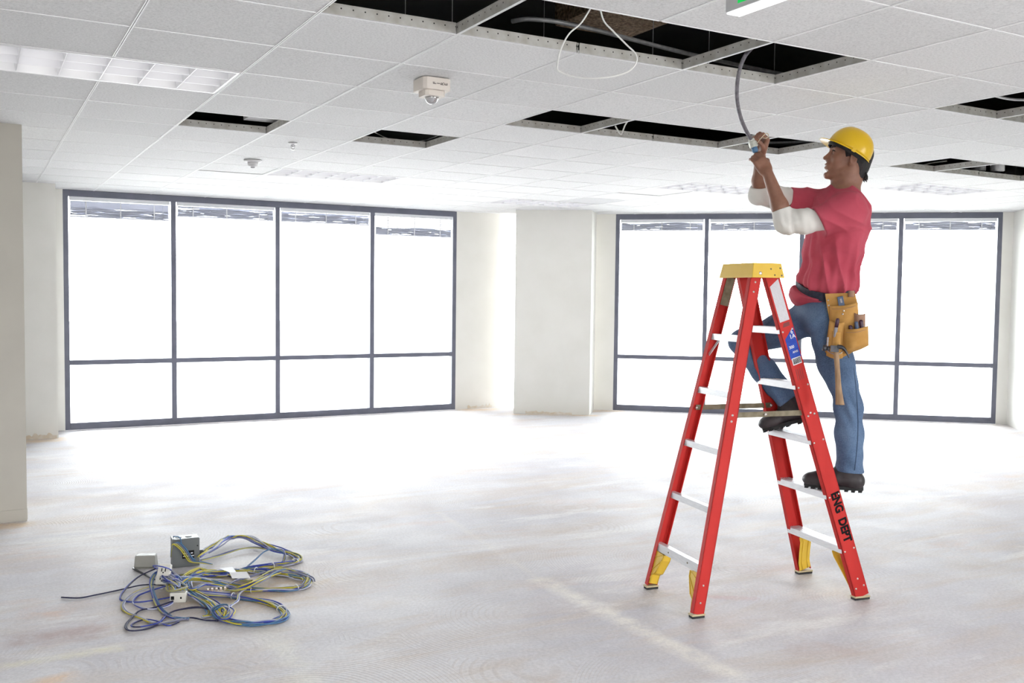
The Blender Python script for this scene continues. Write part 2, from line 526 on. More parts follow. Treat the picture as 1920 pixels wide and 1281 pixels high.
P1, P2 = at_plane(965, 600, Vector((0.5736, 0.8192, 0)), 0.5736 * 6.29 + 0.8192 * 11.18), at_plane(1107.5, 600, Vector((0.5736, 0.8192, 0)), 0.5736 * 6.29 + 0.8192 * 11.18)
P1.z = P2.z = 0
cn = Vector((0.5736, 0.8192, 0))
colm = column('wall_column', [P1, P2, P2 + cn * 0.55 + (P2 - P1).normalized() * 0.05, P1 + cn * 0.62 - (P2 - P1).normalized() * 0.06], M['paint'], 'square off white column in the corner between the two windows')
cl = column('wall_pilaster', [(0.30, 11.32), (0.775, 11.32), (0.775, WY), (0.30, WY)], M['paint'], 'off white pilaster beside the left edge of the left window')
pl = column('wall_pillar', [(-0.40, 7.36), (0.302, 7.36), (0.302, 7.95), (-0.40, 7.95)], M['paint_shaded'], 'square pillar with shade in its paint colour, cut by the left picture edge')
mb = MB(); mb.box(-0.404, 0.305, 7.354, 7.954, 0.012, 0.085)
bb = tag(mb.build('baseboard_pillar', M['paint_shaded'], None, 0.002), 'skirting strip in shade-darkened paint round the foot of the pillar', 'baseboard', kind='structure')
# torn plaster left where the skirting was pulled off
M['plaster'] = noisy('torn_plaster', (0.70, 0.60, 0.47), (0.80, 0.75, 0.68), 14, 0.9, bump=0.5)
d12 = (P2 - P1).normalized()
for nm, a, b_, zt, lb in (('trim_1', P1 + d12 * 0.16, P1 + d12 * 0.78, 0.045, 'torn plaster strip at the foot of the corner column'),
                          ('trim_2', Vector((5.95, WY, 0)), Vector((6.33, WY, 0)), 0.05, 'torn plaster strip at the foot of the wall beside the left window'),
                          ('trim_3', Vector((0.32, 11.32, 0)), Vector((0.76, 11.32, 0)), 0.06, 'torn plaster strip at the foot of the left pilaster')):
    n_ = (b_ - a).normalized(); t_ = Vector((n_.y, -n_.x, 0))
    L_ = (b_ - a).length
    k = 22
    top = [a + n_ * (L_ * i / k) + UP * (zt * (0.45 + 0.55 * abs(noise.noise(Vector((i * 0.7, a.x * 9, 3)))) * 2)) for i in range(k, -1, -1)]
    mb = MB(); mb.extrude([a + t_ * 0.0, b_ + t_ * 0.0] + top, t_ * 0.004)
    tag(mb.build(nm, M['plaster']), lb, 'trim', kind='structure')


# ------------------------------------------------------------------ ceiling
def clip(poly, n, k):
    out = []
    for i in range(len(poly)):
        a, b_ = poly[i], poly[(i + 1) % len(poly)]
        da, db = a[0] * n[0] + a[1] * n[1] - k, b_[0] * n[0] + b_[1] * n[1] - k
        if da <= 0: out.append(a)
        if da * db < 0:
            t = da / (da - db)
            out.append((a[0] + (b_[0] - a[0]) * t, a[1] + (b_[1] - a[1]) * t))
    return out


def area(p):
    return abs(sum(p[i][0] * p[(i + 1) % len(p)][1] - p[(i + 1) % len(p)][0] * p[i][1] for i in range(len(p)))) / 2 if len(p) > 2 else 0


LIMITS = [((0, 1), WY - 0.002), ((RN.x, RN.y), RN.dot(RA) - 0.002), ((RD.x, RD.y), RD.dot(CORNER) - 0.002)]


def inroom(poly):
    for n_, k in LIMITS:
        poly = clip(poly, n_, k)
        if len(poly) < 3: return []
    return poly


def gx(i): return GX + S * i
def gy(j): return GY + S * j


open_cells = {(1, -3), (2, -3), (3, -3), (4, -3), (4, 0), (5, 0), (6, 0), (7, 0), (1, 2), (3, 2), (7, -3), (8, -3), (9, -3), (10, 0), (11, 0), (12, 0)}
no_cross_x = {(3, -3), (6, 0), (9, -3), (12, 0)}            # no bar across these at grid line x = i
lights = [(-1, 0), (3, 6), (8, 8), (9, 4), (12, 2)]          # two cells each
light_cells = {(i + k, j) for i, j in lights for k in (0, 1)}
no_cross_l = {(i + 1, j) for i, j in lights}


def in_view(i, j):
    for a in (0, 0.5, 1):
        for b_ in (0, 0.5, 1):
            p = Vector((gx(i + a), gy(j + b_), CZ - CAMZ))
            z = p.dot(CF)
            if z > 0.3:
                x, y = 960 + FPX * p.dot(CR) / z, 640.5 - FPX * p.dot(CU) / z
                if -110 < x < 2030 and -90 < y < 1281: return True
    return False


TG = 0.0036      # gap from the grid line to the tile edge
cells = [(i, j) for i in range(-8, 22) for j in range(-15, 12)]
seen_cells, hidden = [], MB()
for i, j in cells:
    if (i, j) in open_cells or (i, j) in light_cells: continue
    full = [(gx(i) + TG, gy(j) + TG), (gx(i + 1) - TG, gy(j) + TG), (gx(i + 1) - TG, gy(j + 1) - TG), (gx(i) + TG, gy(j + 1) - TG)]
    poly = inroom(full)
    if area(poly) < 0.004: continue
    if in_view(i, j): seen_cells.append((i, j, poly, len(poly) == 4 and area(poly) > area(full) - 1e-6))
    else: hidden.prism([(max(BKX, p[0]), max(BKY, p[1])) for p in [(gx(i) + 0.0015, gy(j) + 0.0015), (gx(i + 1) - 0.0015, gy(j) + 0.0015), (gx(i + 1) - 0.0015, gy(j + 1) - 0.0015), (gx(i) + 0.0015, gy(j + 1) - 0.0015)]], CZ + 0.0014, CZ + 0.016)
ceiling = struct('ceiling', hidden, M['tile']); tag(ceiling, 'suspended ceiling of white fibre tiles in a narrow white grid', 'ceiling')
h_ = S / 2 - TG
tb = MB(); tb.prism([(-h_, -h_), (h_, -h_), (h_, h_), (-h_, h_)], 0.0014, 0.016)
tile_me = tb.mesh('ceiling_tile'); tile_me.materials.append(M['tile'])
M['tile_grey'] = noisy('grey_tile', (0.56, 0.56, 0.58), (0.62, 0.62, 0.63), 60, 0.9)
tile_grey_me = tile_me.copy(); tile_grey_me.materials.clear(); tile_grey_me.materials.append(M['tile_grey'])
for i, j, poly, whole in seen_cells:
    if whole:
        o = bpy.data.objects.new('ceiling_tile', tile_grey_me if (i, j) == (9, 7) else tile_me); col.objects.link(o)
        o.location = (gx(i + 0.5), gy(j + 0.5), CZ); o.parent = ceiling
        if (i * 7 + j * 3) % 4 == 0: o.rotation_euler.z = PI
        if (i, j) in ((2, 6), (9, 5)): o.location.z += 0.004
    else:
        mb = MB(); mb.prism(poly, CZ + 0.0014, CZ + 0.016)
        mb.build('ceiling_tile', M['tile'], ceiling)

# tees: slotted flange, web and bulb
M['web'] = new_mat('tee_web', (0.55, 0.54, 0.52), 0.5)
m = M['web']
v = coords(m, (1, 1, 1), 'Object')
sx = nd(m, 'ShaderNodeSeparateXYZ'); lk(m, v, sx.inputs[0])
pp = nd(m, 'ShaderNodeMath', operation='PINGPONG'); pp.inputs[1].default_value = 0.0254; lk(m, sx.outputs['Y'], pp.inputs[0])
dz = nd(m, 'ShaderNodeMath', operation='SUBTRACT'); lk(m, sx.outputs['Z'], dz.inputs[0]); dz.inputs[1].default_value = 0.031
vec = nd(m, 'ShaderNodeCombineXYZ'); lk(m, pp.outputs[0], vec.inputs[0]); lk(m, dz.outputs[0], vec.inputs[1])
ln = nd(m, 'ShaderNodeVectorMath', operation='LENGTH'); lk(m, vec.outputs[0], ln.inputs[0])
ht = nd(m, 'ShaderNodeMath', operation='LESS_THAN'); ht.inputs[1].default_value = 0.0032; lk(m, ln.outputs['Value'], ht.inputs[0])
nn = nd(m, 'ShaderNodeTexNoise'); nn.inputs['Scale'].default_value = 18; lk(m, v, nn.inputs['Vector'])
cc = ramp(m, nn.outputs['Fac'], [(0.4, (0.62, 0.61, 0.58)), (0.7, (0.50, 0.48, 0.44))])
lk(m, mix(m, ht.outputs[0], cc, (0.02, 0.02, 0.02)), bsdf(m).inputs['Base Color'])


def tee_mesh(L, name, web_h=0.040, slot=True):
    mb = MB()
    g0, fw_ = (0.0016, 0.0068) if slot else (0.0, 0.0042)
    for s in (-1, 1): mb.box(min(s * g0, s * fw_), max(s * g0, s * fw_), 0, L, -0.001, 0.0012)
    mb.box(-0.0022, 0.0022, 0, L, 0.003, 0.004)
    nfl = len(mb.f)
    mb.box(-0.0016, 0.0016, 0, L, 0.004, web_h)
    mb.box(-0.004, 0.004, 0, L, web_h, web_h + 0.008)
    me = mb.mesh(name)
    me.materials.append(M['tee']); me.materials.append(M['web'])
    for p in me.polygons:
        if p.index >= nfl: p.material_index = 1
    return me


def span_y(x, y0, y1):
    q = inroom([(x - 0.001, y0), (x + 0.001, y0), (x + 0.001, y1), (x - 0.001, y1)])
    return (min(p[1] for p in q), max(p[1] for p in q)) if q else None


seen_any = {(i, j) for i, j, _, _ in seen_cells} | open_cells | light_cells
for i in range(min(a for a, _ in seen_any), max(a for a, _ in seen_any) + 2):
    js = [j for a, j in seen_any if a in (i, i - 1)]
    if not js: continue
    s = span_y(gx(i), gy(min(js)), gy(max(js) + 1))
    if not s or s[1] - s[0] < 0.05: continue
    runs = [list(s)]
    for (a, j) in sorted(no_cross_x | no_cross_l):
        if a == i:
            new = []
            for r0, r1 in runs:
                if r0 < gy(j) + 0.01 and r1 > gy(j + 1) - 0.01: new += [[r0, gy(j)], [gy(j + 1), r1]]
                else: new.append([r0, r1])
            runs = new
    for r0, r1 in runs:
        if r1 - r0 < 0.05: continue
        o = bpy.data.objects.new('main_tee', tee_mesh(r1 - r0, 'main_tee')); col.objects.link(o)
        o.location = (gx(i), r0, CZ); o.parent = ceiling
ct_me = tee_mesh(S - 0.017, 'cross_tee', 0.040, False)
for i, j in sorted({(i, j + k) for i, j in seen_any for k in (0, 1)}):
    q = inroom([(gx(i) + 0.0085, gy(j) - 0.001), (gx(i + 1) - 0.0085, gy(j) - 0.001), (gx(i + 1) - 0.0085, gy(j) + 0.001), (gx(i) + 0.0085, gy(j) + 0.001)])
    if not q: continue
    x0, x1 = min(p[0] for p in q), max(p[0] for p in q)
    if x1 - x0 < 0.04: continue
    me = ct_me if x1 - x0 > S - 0.02 else tee_mesh(x1 - x0, 'cross_tee', 0.040, False)
    o = bpy.data.objects.new('cross_tee', me); col.objects.link(o)
    o.location = (x1, gy(j), CZ); o.rotation_euler.z = PI / 2; o.parent = ceiling

# plenum: dark deck above, a fireproofed beam, conduits, hangers
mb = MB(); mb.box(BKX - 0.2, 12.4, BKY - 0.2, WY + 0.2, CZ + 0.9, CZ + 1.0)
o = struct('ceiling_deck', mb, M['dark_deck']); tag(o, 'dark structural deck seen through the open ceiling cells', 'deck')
bmc = at(1150, 52, CZ + 0.42)
mb = MB(); mb.box(bmc.x - 0.30, bmc.x + 0.22, bmc.y - 0.55, bmc.y + 0.16, CZ + 0.42, CZ + 0.9)
o = mb.build('fireproofed_beam', M['fireproof'], None, 0.02); tag(o, 'rough brown fireproofed beam end inside the long ceiling opening', 'beam')


def pipe(name, pts, r, mat, label, cat, n=8, seg=10, group=None, ribs=0):
    p = spline(pts, n)
    rad = r
    if ribs:
        q = []
        for i in range(len(p) - 1):
            q.append(p[i]); 
        p = q + [p[-1]]
    mb = MB(); mb.tube(p, rad, seg)
    return tag(mb.build(name, mat), label, cat, group)


zc = CZ + 0.20
pipe('conduit', [at(960, 40, zc), at(1000, 36, zc), at(1090, 50, zc), at(1300, 103, zc), at(1480, 142, zc), at(1640, 175, zc)], 0.011, M['galv'], 'thin grey conduit running across the long opening above the worker', 'conduit')
pipe('conduit', [at(1000, 238, CZ + 0.12), at(1200, 262, CZ + 0.12), at(1400, 268, CZ + 0.12), at(1560, 264, CZ + 0.12)], 0.010, M['galv'], 'thin grey conduit inside the farther row of open ceiling cells', 'conduit')
# loose white cable loop hanging out of the long opening
top = at(1120, 17, CZ + 0.01)
vdir = Vector((top.x, top.y, 0)).normalized(); rdir = Vector((vdir.y, -vdir.x, 0))
kz = (Vector((0, 0, CAMZ)) - top).dot(CF) * -1 / FPX


def hang(pts, c0, k): return [c0 + rdir * ((x - pts[0][0]) * k) - UP * ((y - pts[0][1]) * k) for x, y in pts]


lp = [(1120, 17), (1092, 40), (1068, 62), (1053, 90), (1047, 118), (1049, 131), (1070, 140), (1105, 145), (1145, 143), (1178, 134), (1194, 117), (1193, 101), (1175, 83), (1150, 58), (1131, 36), (1121, 17)]
hp = hang(lp, top, kz)
hp[0] += UP * 0.05; hp[-1] += UP * 0.05
pipe('cable_loop', hp, 0.0034, M['white_wire'], 'loose white cable loop hanging below the long ceiling opening', 'cable', 6, 8)
for px, py, dx, lb in ((1178, 226, -14, 'short white cable hooked over the edge of a farther ceiling opening'),):
    c0 = at(px, py, CZ + 0.03)
    k = (c0 - Vector((0, 0, CAMZ))).dot(CF) / FPX
    pipe('cable', hang([(px, py), (px - 6, py + 9), (px - 10, py + 20), (px - 13, py + 26), (px - 18, py + 20), (px - 24, py + 10)], c0, k), 0.005, M['white_wire'], lb, 'cable', 6, 8)
za = CZ + 0.08
pipe('cable', [at(690, 240, za), at(710, 252, za), at(735, 262, za), at(780, 266, za), at(812, 258, za), at(838, 246, za)], 0.004, M['white_wire'], 'thin white cable curving through the small ceiling opening left of centre', 'cable')
pipe('cable', [at(1860, 178, CZ + 0.07), at(1890, 185, CZ + 0.07), at(1925, 187, CZ + 0.07), at(1990, 180, CZ + 0.07)], 0.008, M['galv'], 'flexible grey cable in the ceiling opening at the right picture edge', 'cable')
pipe('cable', [at(1725, 312, CZ + 0.09), at(1745, 306, CZ + 0.12), at(1775, 302, CZ + 0.16)], 0.006, M['white_wire'], 'white cable in the left cell of the far right ceiling opening', 'cable')
# hanger wires
k = 0
for px, py in ((760, 18), (848, 12), (1020, 45), (1452, 120), (1330, 62), (1225, 40)):
    p = at(px, py, CZ + 0.3)
    mb = MB(); mb.tube([p - UP * 0.24, p + UP * 0.6], 0.0016, 5)
    tag(mb.build('hanger_wire', M['galv']), ['thin hanger wire at the left end of the long ceiling opening', 'thin hanger wire in the first cell of the long ceiling opening', 'thin hanger wire beside the start of the grey conduit', 'thin hanger wire above the cable the worker holds', 'thin hanger wire in the middle of the long ceiling opening', 'thin hanger wire next to the brown beam end'][k], 'wire', 'ceiling hanger wires'); k += 1
# cylindrical cans seen in the far right opening
for k, (px, lb) in enumerate(((1835, 'left of two grey metal cans above the far right ceiling opening'), (1870, 'right of two grey metal cans above the far right ceiling opening'))):
    p = at(px, 317, CZ + 0.05)
    p = p + Vector((p.x, p.y, 0)).normalized() * 0.35 + UP * 0.02
    mb = MB(); mb.lathe([(0.055, 0), (0.062, 0.004), (0.062, 0.17), (0.05, 0.185)], p, seg=20)
    tag(mb.build('metal_can', M['galv']), lb, 'can', 'cans above the ceiling')
# white housing end at the small left opening
q = at(478, 232, CZ + 0.10)
mb = MB(); mb.box(gx(2) - 0.17, gx(2) + 0.25, gy(2) + 0.14, gy(3) - 0.02, CZ + 0.075, CZ + 0.20)
tag(mb.build('fixture_box', M['white_metal'], None, 0.004), 'white metal box resting inside the small left ceiling opening', 'box')

# ------------------------------------------------------------------ ceiling lights
M['louver'] = new_mat('louver_reflector', (0.74, 0.74, 0.77), 0.35)
M['tubelamp'] = emis('fluorescent_tube', (1.0, 0.99, 0.96), 1.1)


def troffer(i, j, label):
    x0, x1, y0, y1 = gx(i) + 0.012, gx(i + 2) - 0.012, gy(j) + 0.012, gy(j + 1) - 0.012
    r = empty('ceiling_light', ((x0 + x1) / 2, (y0 + y1) / 2, CZ), label, 'light', 'louvred ceiling lights')
    mb = MB()
    t = 0.004
    mb.box(x0, x1, y0, y1, CZ + 0.095, CZ + 0.10)
    mb.box(x0, x0 + t, y0, y1, CZ, CZ + 0.1).box(x1 - t, x1, y0, y1, CZ, CZ + 0.1).box(x0, x1, y0, y0 + t, CZ, CZ + 0.1).box(x0, x1, y1 - t, y1, CZ, CZ + 0.1)
    mb.build('housing', M['white_metal'], r)
    mb = MB()
    e = 0.012
    mb.box(x0, x1, y0, y0 + e, CZ - 0.003, CZ).box(x0, x1, y1 - e, y1, CZ - 0.003, CZ).box(x0, x0 + e, y0 + e, y1 - e, CZ - 0.003, CZ).box(x1 - e, x1, y0 + e, y1 - e, CZ - 0.003, CZ)
    mb.build('frame', M['white_metal'], r)

    def blade(name, c, d, L):
        # parabolic blade: wedge that is thick above and thin at the bottom... drawn as a tapered prism
        d = Vector(d); s = d.cross(UP)
        mb = MB()
        prof = [(0.0015, 0.0), (-0.0015, 0.0), (-0.010, 0.060), (0.010, 0.060)]
        mb.extrude([Vector(c) - d * L / 2 + s * a + UP * z_ for a, z_ in prof], d * L)
        mb.build(name, M['louver'], r)
    w, dp = x1 - x0 - 2 * e, y1 - y0 - 2 * e
    for k in range(1, 6): blade('cross_blade', ((x0 + e + w * k / 6), (y0 + y1) / 2, CZ), (0, 1, 0), dp)
    for k in (1, 2): blade('long_blade', ((x0 + x1) / 2, y0 + e + dp * k / 3, CZ), (1, 0, 0), w)
    for k in range(3):
        yy = y0 + e + dp * (k + 0.5) / 3
        mb = MB(); mb.tube([(x0 + 0.03, yy, CZ + 0.078), (x1 - 0.03, yy, CZ + 0.078)], 0.0125, 10)
        mb.build('lamp_tube', M['tubelamp'], r)
    return r


for (i, j), lb in zip(lights, ('louvred ceiling light at the upper left above the left pillar', 'louvred ceiling light near the middle of the left window', 'louvred ceiling light in front of the corner column', 'louvred ceiling light above the left end of the right window', 'louvred ceiling light behind the far right ceiling opening')):
    troffer(i, j, lb)

# ------------------------------------------------------------------ ceiling devices
M['device'] = noisy('device_plastic', (0.72, 0.66, 0.60), (0.76, 0.70, 0.64), 5, 0.5)
M['clear'] = bpy.data.materials.new('clear_plastic'); m = M['clear']; m.use_nodes = True
nt = m.node_tree; nt.nodes.clear()
out = nt.nodes.new('ShaderNodeOutputMaterial')
tr = nt.nodes.new('ShaderNodeBsdfTransparent'); tr.inputs[0].default_value = (0.93, 0.93, 0.95, 1)
gl = nt.nodes.new('ShaderNodeBsdfGlossy'); gl.inputs['Roughness'].default_value = 0.08
mx = nt.nodes.new('ShaderNodeMixShader'); mx.inputs[0].default_value = 0.45
nt.links.new(tr.outputs[0], mx.inputs[1]); nt.links.new(gl.outputs[0], mx.inputs[2]); nt.links.new(mx.outputs[0], out.inputs[0])

sp = Vector((gx(2.44), gy(-0.60), CZ - 0.003))
r = empty('fire_strobe', sp, 'cream fire alarm strobe with clear dome on the ceiling', 'alarm')


def octa(hx, hy, cutx, z0, z1, name, mat):
    p = [(-hx + cutx, -hy), (hx - cutx, -hy), (hx, -hy + cutx), (hx, hy - cutx), (hx - cutx, hy), (-hx + cutx, hy), (-hx, hy - cutx), (-hx, -hy + cutx)]
    mb = MB(); mb.prism([(sp.x + a, sp.y + b_) for a, b_ in p], sp.z + z0, sp.z + z1)
    return mb.build(name, mat, r, 0.002)


octa(0.077, 0.077, 0.016, -0.060, 0, 'base', M['device'])
octa(0.055, 0.055, 0.014, -0.088, -0.060, 'collar', M['device'])
mb = MB()
mb.lathe([(0.037, 0), (0.037, 0.004), (0.034, 0.012), (0.026, 0.026), (0.014, 0.034), (0.0, 0.036)], sp - UP * 0.088, (0, 0, -1), 24)
mb.build('dome', M['clear'], r)
mb = MB(); mb.lathe([(0.012, 0), (0.014, 0.006), (0.008, 0.02), (0.003, 0.022)], sp - UP * 0.088, (0, 0, -1), 12)
mb.build('flash_tube', M['white_metal'], r)


def text_mesh(txt, size, name, extrude=0.0003, font_bold=True):
    cu = bpy.data.curves.new(name, 'FONT')
    cu.body = txt; cu.size = size; cu.extrude = extrude; cu.align_x = 'CENTER'; cu.align_y = 'CENTER'
    cu.offset = size * (0.012 if font_bold is True else font_bold)
    o = bpy.data.objects.new(name, cu); col.objects.link(o)
    dg = bpy.context.evaluated_depsgraph_get()
    me = bpy.data.meshes.new_from_object(o.evaluated_get(dg))
    bpy.data.objects.remove(o); bpy.data.curves.remove(cu)
    me.name = name
    return me


def lay(me, c, x, y, sx=1.0, sy=1.0):
    """lay a flat mesh on a surface: centre c, reading direction x, letter-up y"""
    x, y = Vector(x).normalized(), Vector(y).normalized()
    z = x.cross(y)
    me.transform(Matrix(((x.x * sx, y.x * sy, z.x, c[0]), (x.y * sx, y.y * sy, z.y, c[1]), (x.z * sx, y.z * sy, z.z, c[2]), (0, 0, 0, 1))))
    return me


M['red_print'] = new_mat('dark_print', (0.06, 0.04, 0.04), 0.6)
for k, ch in enumerate('FIRE'):
    me = lay(text_mesh(ch, 0.026, 'letter'), (sp.x - 0.018 + k * 0.021, sp.y - 0.0774, sp.z - 0.030), (0, 0, 1), (-1, 0, 0))
    put('letter', me, M['red_print'], r)

# sprinkler and smoke detector
p = Vector((gx(2.45), gy(3.5), CZ - 0.003))
r = empty('sprinkler_head', p, 'small sprinkler head hanging from the ceiling near the smoke detector', 'sprinkler')
M['chrome'] = new_mat('chrome', (0.6, 0.6, 0.62), 0.25, 1.0)
mb = MB(); mb.lathe([(0.034, 0), (0.034, 0.003), (0.022, 0.008), (0.014, 0.010)], p, (0, 0, -1), 20); mb.build('escutcheon', M['white_metal'], r)
mb = MB(); mb.lathe([(0.008, 0.008), (0.008, 0.03)], p, (0, 0, -1), 12)
mb.tube([p + Vector((0.012, 0, -0.012)), p + Vector((0.013, 0, -0.03)), p + Vector((0.002, 0, -0.048))], 0.003, 6)
mb.tube([p + Vector((-0.012, 0, -0.012)), p + Vector((-0.013, 0, -0.03)), p + Vector((-0.002, 0, -0.048))], 0.003, 6); mb.build('body', M['chrome'], r)
mb = MB(); mb.lathe([(0.016, 0.047), (0.016, 0.050)], p, (0, 0, -1), 16); mb.build('deflector', M['chrome'], r)
p = Vector((gx(2.43), gy(5.35), CZ - 0.003))
r = empty('smoke_detector', p, 'pale round smoke detector on the ceiling before the left window', 'smoke detector')
M['grey_plastic'] = noisy('pale_grey_plastic', (0.66, 0.65, 0.66), (0.70, 0.69, 0.70), 5, 0.5)
mb = MB(); mb.lathe([(0.075, 0), (0.075, 0.006), (0.068, 0.014), (0.045, 0.018)], p, (0, 0, -1), 28); mb.build('base_plate', M['grey_plastic'], r)
mb = MB(); mb.lathe([(0.044, 0.017), (0.042, 0.04), (0.032, 0.052), (0.018, 0.056), (0.0, 0.057)], p, (0, 0, -1), 28); mb.build('chamber', M['grey_plastic'], r)
mb = MB(); mb.lathe([(0.018, 0.056), (0.016, 0.066), (0.0, 0.068)], p, (0, 0, -1), 16); mb.build('sensor_cap', M['galv'], r)

# exit sign hanging near the top edge
zb = CZ - 0.27
e0 = at(1360, 28, zb)
r = empty('exit_sign', (e0.x, e0.y, CZ), 'grey exit sign with green lettering cut by the top picture edge', 'exit sign')
M['sign_grey'] = noisy('sign_housing', (0.42, 0.43, 0.44), (0.46, 0.46, 0.47), 4, 0.5)
M['sign_lens'] = emis('sign_downlight_lens', (0.95, 0.97, 1.0), 0.4)
mb = MB(); mb.box(e0.x, e0.x + 0.055, e0.y - 0.34, e0.y, zb + 0.006, zb + 0.22); mb.build('housing', M['sign_grey'], r, 0.003)
mb = MB(); mb.box(e0.x + 0.002, e0.x + 0.052, e0.y - 0.336, e0.y - 0.004, zb + 0.001, zb + 0.006); mb.build('downlight_lens', M['sign_lens'], r)
mb = MB(); mb.box(e0.x + 0.02, e0.x + 0.055, e0.y - 0.22, e0.y - 0.12, zb + 0.22, CZ - 0.003); mb.build('canopy', M['sign_grey'], r)
me = lay(text_mesh('EXIT', 0.15, 'lettering', 0.0006), (e0.x - 0.0005, e0.y - 0.172, zb + 0.067), (0, -1, 0), (0, 0, 1), 0.82, 1.0)
put('lettering', me, M['green'], r)


# ------------------------------------------------------------------ windows and blinds
def window(name, A, B, inward, label, mull_px, rail_z, blinds):
    d = (B - A).normalized(); n = inward
    L = (B - A).length
    r = empty(name, A, label, 'window', kind='structure')
    dep, jw = 0.10, 0.055
    ctr = -n * 0.05                        # frame centre sits inside the wall opening
    mw = 0.058

    def member(nm, a, b_, w, side):
        mb = MB(); mb.bar(a, b_, side, w, dep); return mb.build(nm, M['frame'], r, 0.003)
    member('jamb', A + d * jw / 2 + ctr, A + d * jw / 2 + ctr + UP * CZ, jw, d)
    member('jamb', B - d * jw / 2 + ctr, B - d * jw / 2 + ctr + UP * CZ, jw, d)
    member('head_rail', A + d * jw + ctr + UP * (CZ - 0.0365), B - d * jw + ctr + UP * (CZ - 0.0365), 0.068, UP)
    member('sill_rail', A + d * jw + ctr + UP * 0.04, B - d * jw + ctr + UP * 0.04, 0.08, UP)
    edges = [jw] + mull_px + [L - jw]
    for t in mull_px: member('mullion', A + d * t + ctr + UP * 0.08, A + d * t + ctr + UP * (CZ - 0.071), mw, d)
    for k in range(4):
        a = edges[k] + (mw / 2 if k else 0); b_ = edges[k + 1] - (mw / 2 if k < 3 else 0)
        member('transom', A + d * a + ctr + UP * rail_z, A + d * b_ + ctr + UP * rail_z, 0.055, UP)
        for z0, z1 in ((0.08, rail_z - 0.0275), (rail_z + 0.0275, CZ - 0.07)):
            mb = MB(); mb.obox(A + d * (a + b_) / 2 - n * 0.07 + UP * (z0 + z1) / 2, d * (b_ - a) / 2, n * 0.003, UP * (z1 - z0) / 2)
            mb.build('glass_pane', M['glass'], r)
        # raised venetian blind
        drop, fan, tilt_, lb = blinds[k]
        bl = empty('venetian_blind', A + d * (a + b_) / 2 + UP * (CZ - 0.07) - n * 0.005, lb, 'blind', 'raised venetian blinds')
        w = (b_ - a) / 2 - 0.012
        c = A + d * (a + b_) / 2 - n * 0.025
        mb = MB(); mb.obox(c + UP * (CZ - 0.071 - 0.022), d * w, n * 0.02, UP * 0.021); mb.build('headrail', M['blind_rail'], bl, 0.003)
        zt = CZ - 0.071 - 0.044
        z = zt - 0.004
        q = 0
        for s in range(fan):            # slats still spread out below the headrail
            mb = MB(); t = math.radians(tilt_)
            mb.obox(c + UP * (z - 0.01), d * (w - 0.01), (n * math.cos(t) + UP * math.sin(t)) * 0.0125, (UP * math.cos(t) - n * math.sin(t)) * 0.0006)
            mb.build('slat', M['slat'], bl); z -= 0.019
        ph = random.random() * 6
        for s in range(12):              # gathered stack, sagging between the cords
            z -= drop / 12
            nseg = 18
            mb = MB()
            vs, fs = [], []
            for e in range(nseg + 1):
                u = -1 + 2 * e / nseg
                sag = 0.0035 * math.sin(ph + u * 7 + s * 0.5) * (s % 3 - 0.4)
                tilt = (0.0045 + 0.0075 * math.sin(ph * 2 + u * (4 + s % 3) + s * 1.7))
                for sy in (-1, 1):
                    for sz in (-1, 1):
                        vs.append(c + d * (u * (w - 0.01)) + n * (0.0125 * sy) + UP * (z + sag + tilt * sy + 0.0010 * sz))
            for e in range(nseg):
                b0, b1 = e * 4, e * 4 + 4
                fs += [(b0, b1, b1 + 2, b0 + 2), (b0 + 1, b0 + 3, b1 + 3, b1 + 1), (b0, b0 + 1, b1 + 1, b1), (b0 + 2, b1 + 2, b1 + 3, b0 + 3)]
            fs += [(0, 2, 3, 1), (nseg * 4, nseg * 4 + 1, nseg * 4 + 3, nseg * 4 + 2)]
            mb.add(vs, fs); mb.build('slat', M['slat'], bl)
        zb_ = z - 0.012
        mb = MB(); mb.obox(c + UP * zb_, d * (w - 0.008), n * 0.013, UP * 0.008); mb.build('bottom_rail', M['slat'], bl, 0.002)
        for u in (-0.68, 0.0, 0.68):
            mb = MB(); mb.obox(c + d * (w * u) + n * 0.015 + UP * ((zt + zb_) / 2 - 0.004), d * 0.006, n * 0.0008, UP * ((zt - zb_) / 2 + 0.006)); mb.build('ladder_tape', M['blind_rail'], bl)
        cz = 0.25 + 0.7 * random.random()
        mb = MB(); u = 0.86
        mb.tube([c + d * (w * u) + n * 0.018 + UP * zt, c + d * (w * u) + n * 0.018 + UP * cz], 0.0016, 5); mb.build('pull_cord', M['blind_rail'], bl)
    return r


A_, B_ = Vector((WL, WY, 0)), Vector((WR, WY, 0))
ml = [at_plane(px, 600, Vector((0, 1, 0)), WY).x - WL for px in (326.5, 521, 698)]
rz_ = at_plane(500, 672, Vector((0, 1, 0)), WY).z
window('window_1', A_, B_, Vector((0, -1, 0)), 'long left window of four bays with dark frames and raised blinds', ml, rz_,
       [(0.085, 4, 74, 'raised venetian blind in the leftmost bay of the left window'), (0.085, 1, 60, 'raised venetian blind in the second bay of the left window'), (0.085, 1, 60, 'raised venetian blind in the third bay of the left window'), (0.085, 7, 25, 'half gathered venetian blind in the bay nearest the corner column')])
k0 = RN.dot(RA)
mr = [(at_plane(px, 600, RN, k0) - RA).dot(RD) for px in (1321.5, 1500, 1684.5)]
rz2 = at_plane(1700, 682, RN, k0).z
window('window_2', RA.copy(), RB.copy(), -RN, 'long right window of four bays behind the worker', mr, rz2,
       [(0.085, 0, 0, 'raised venetian blind in the bay just right of the corner column'), (0.085, 0, 0, 'raised venetian blind behind the worker left of his raised arms'), (0.085, 0, 0, 'raised venetian blind in the bay behind the back of the worker'), (0.085, 0, 0, 'raised venetian blind in the rightmost bay of the right window')])

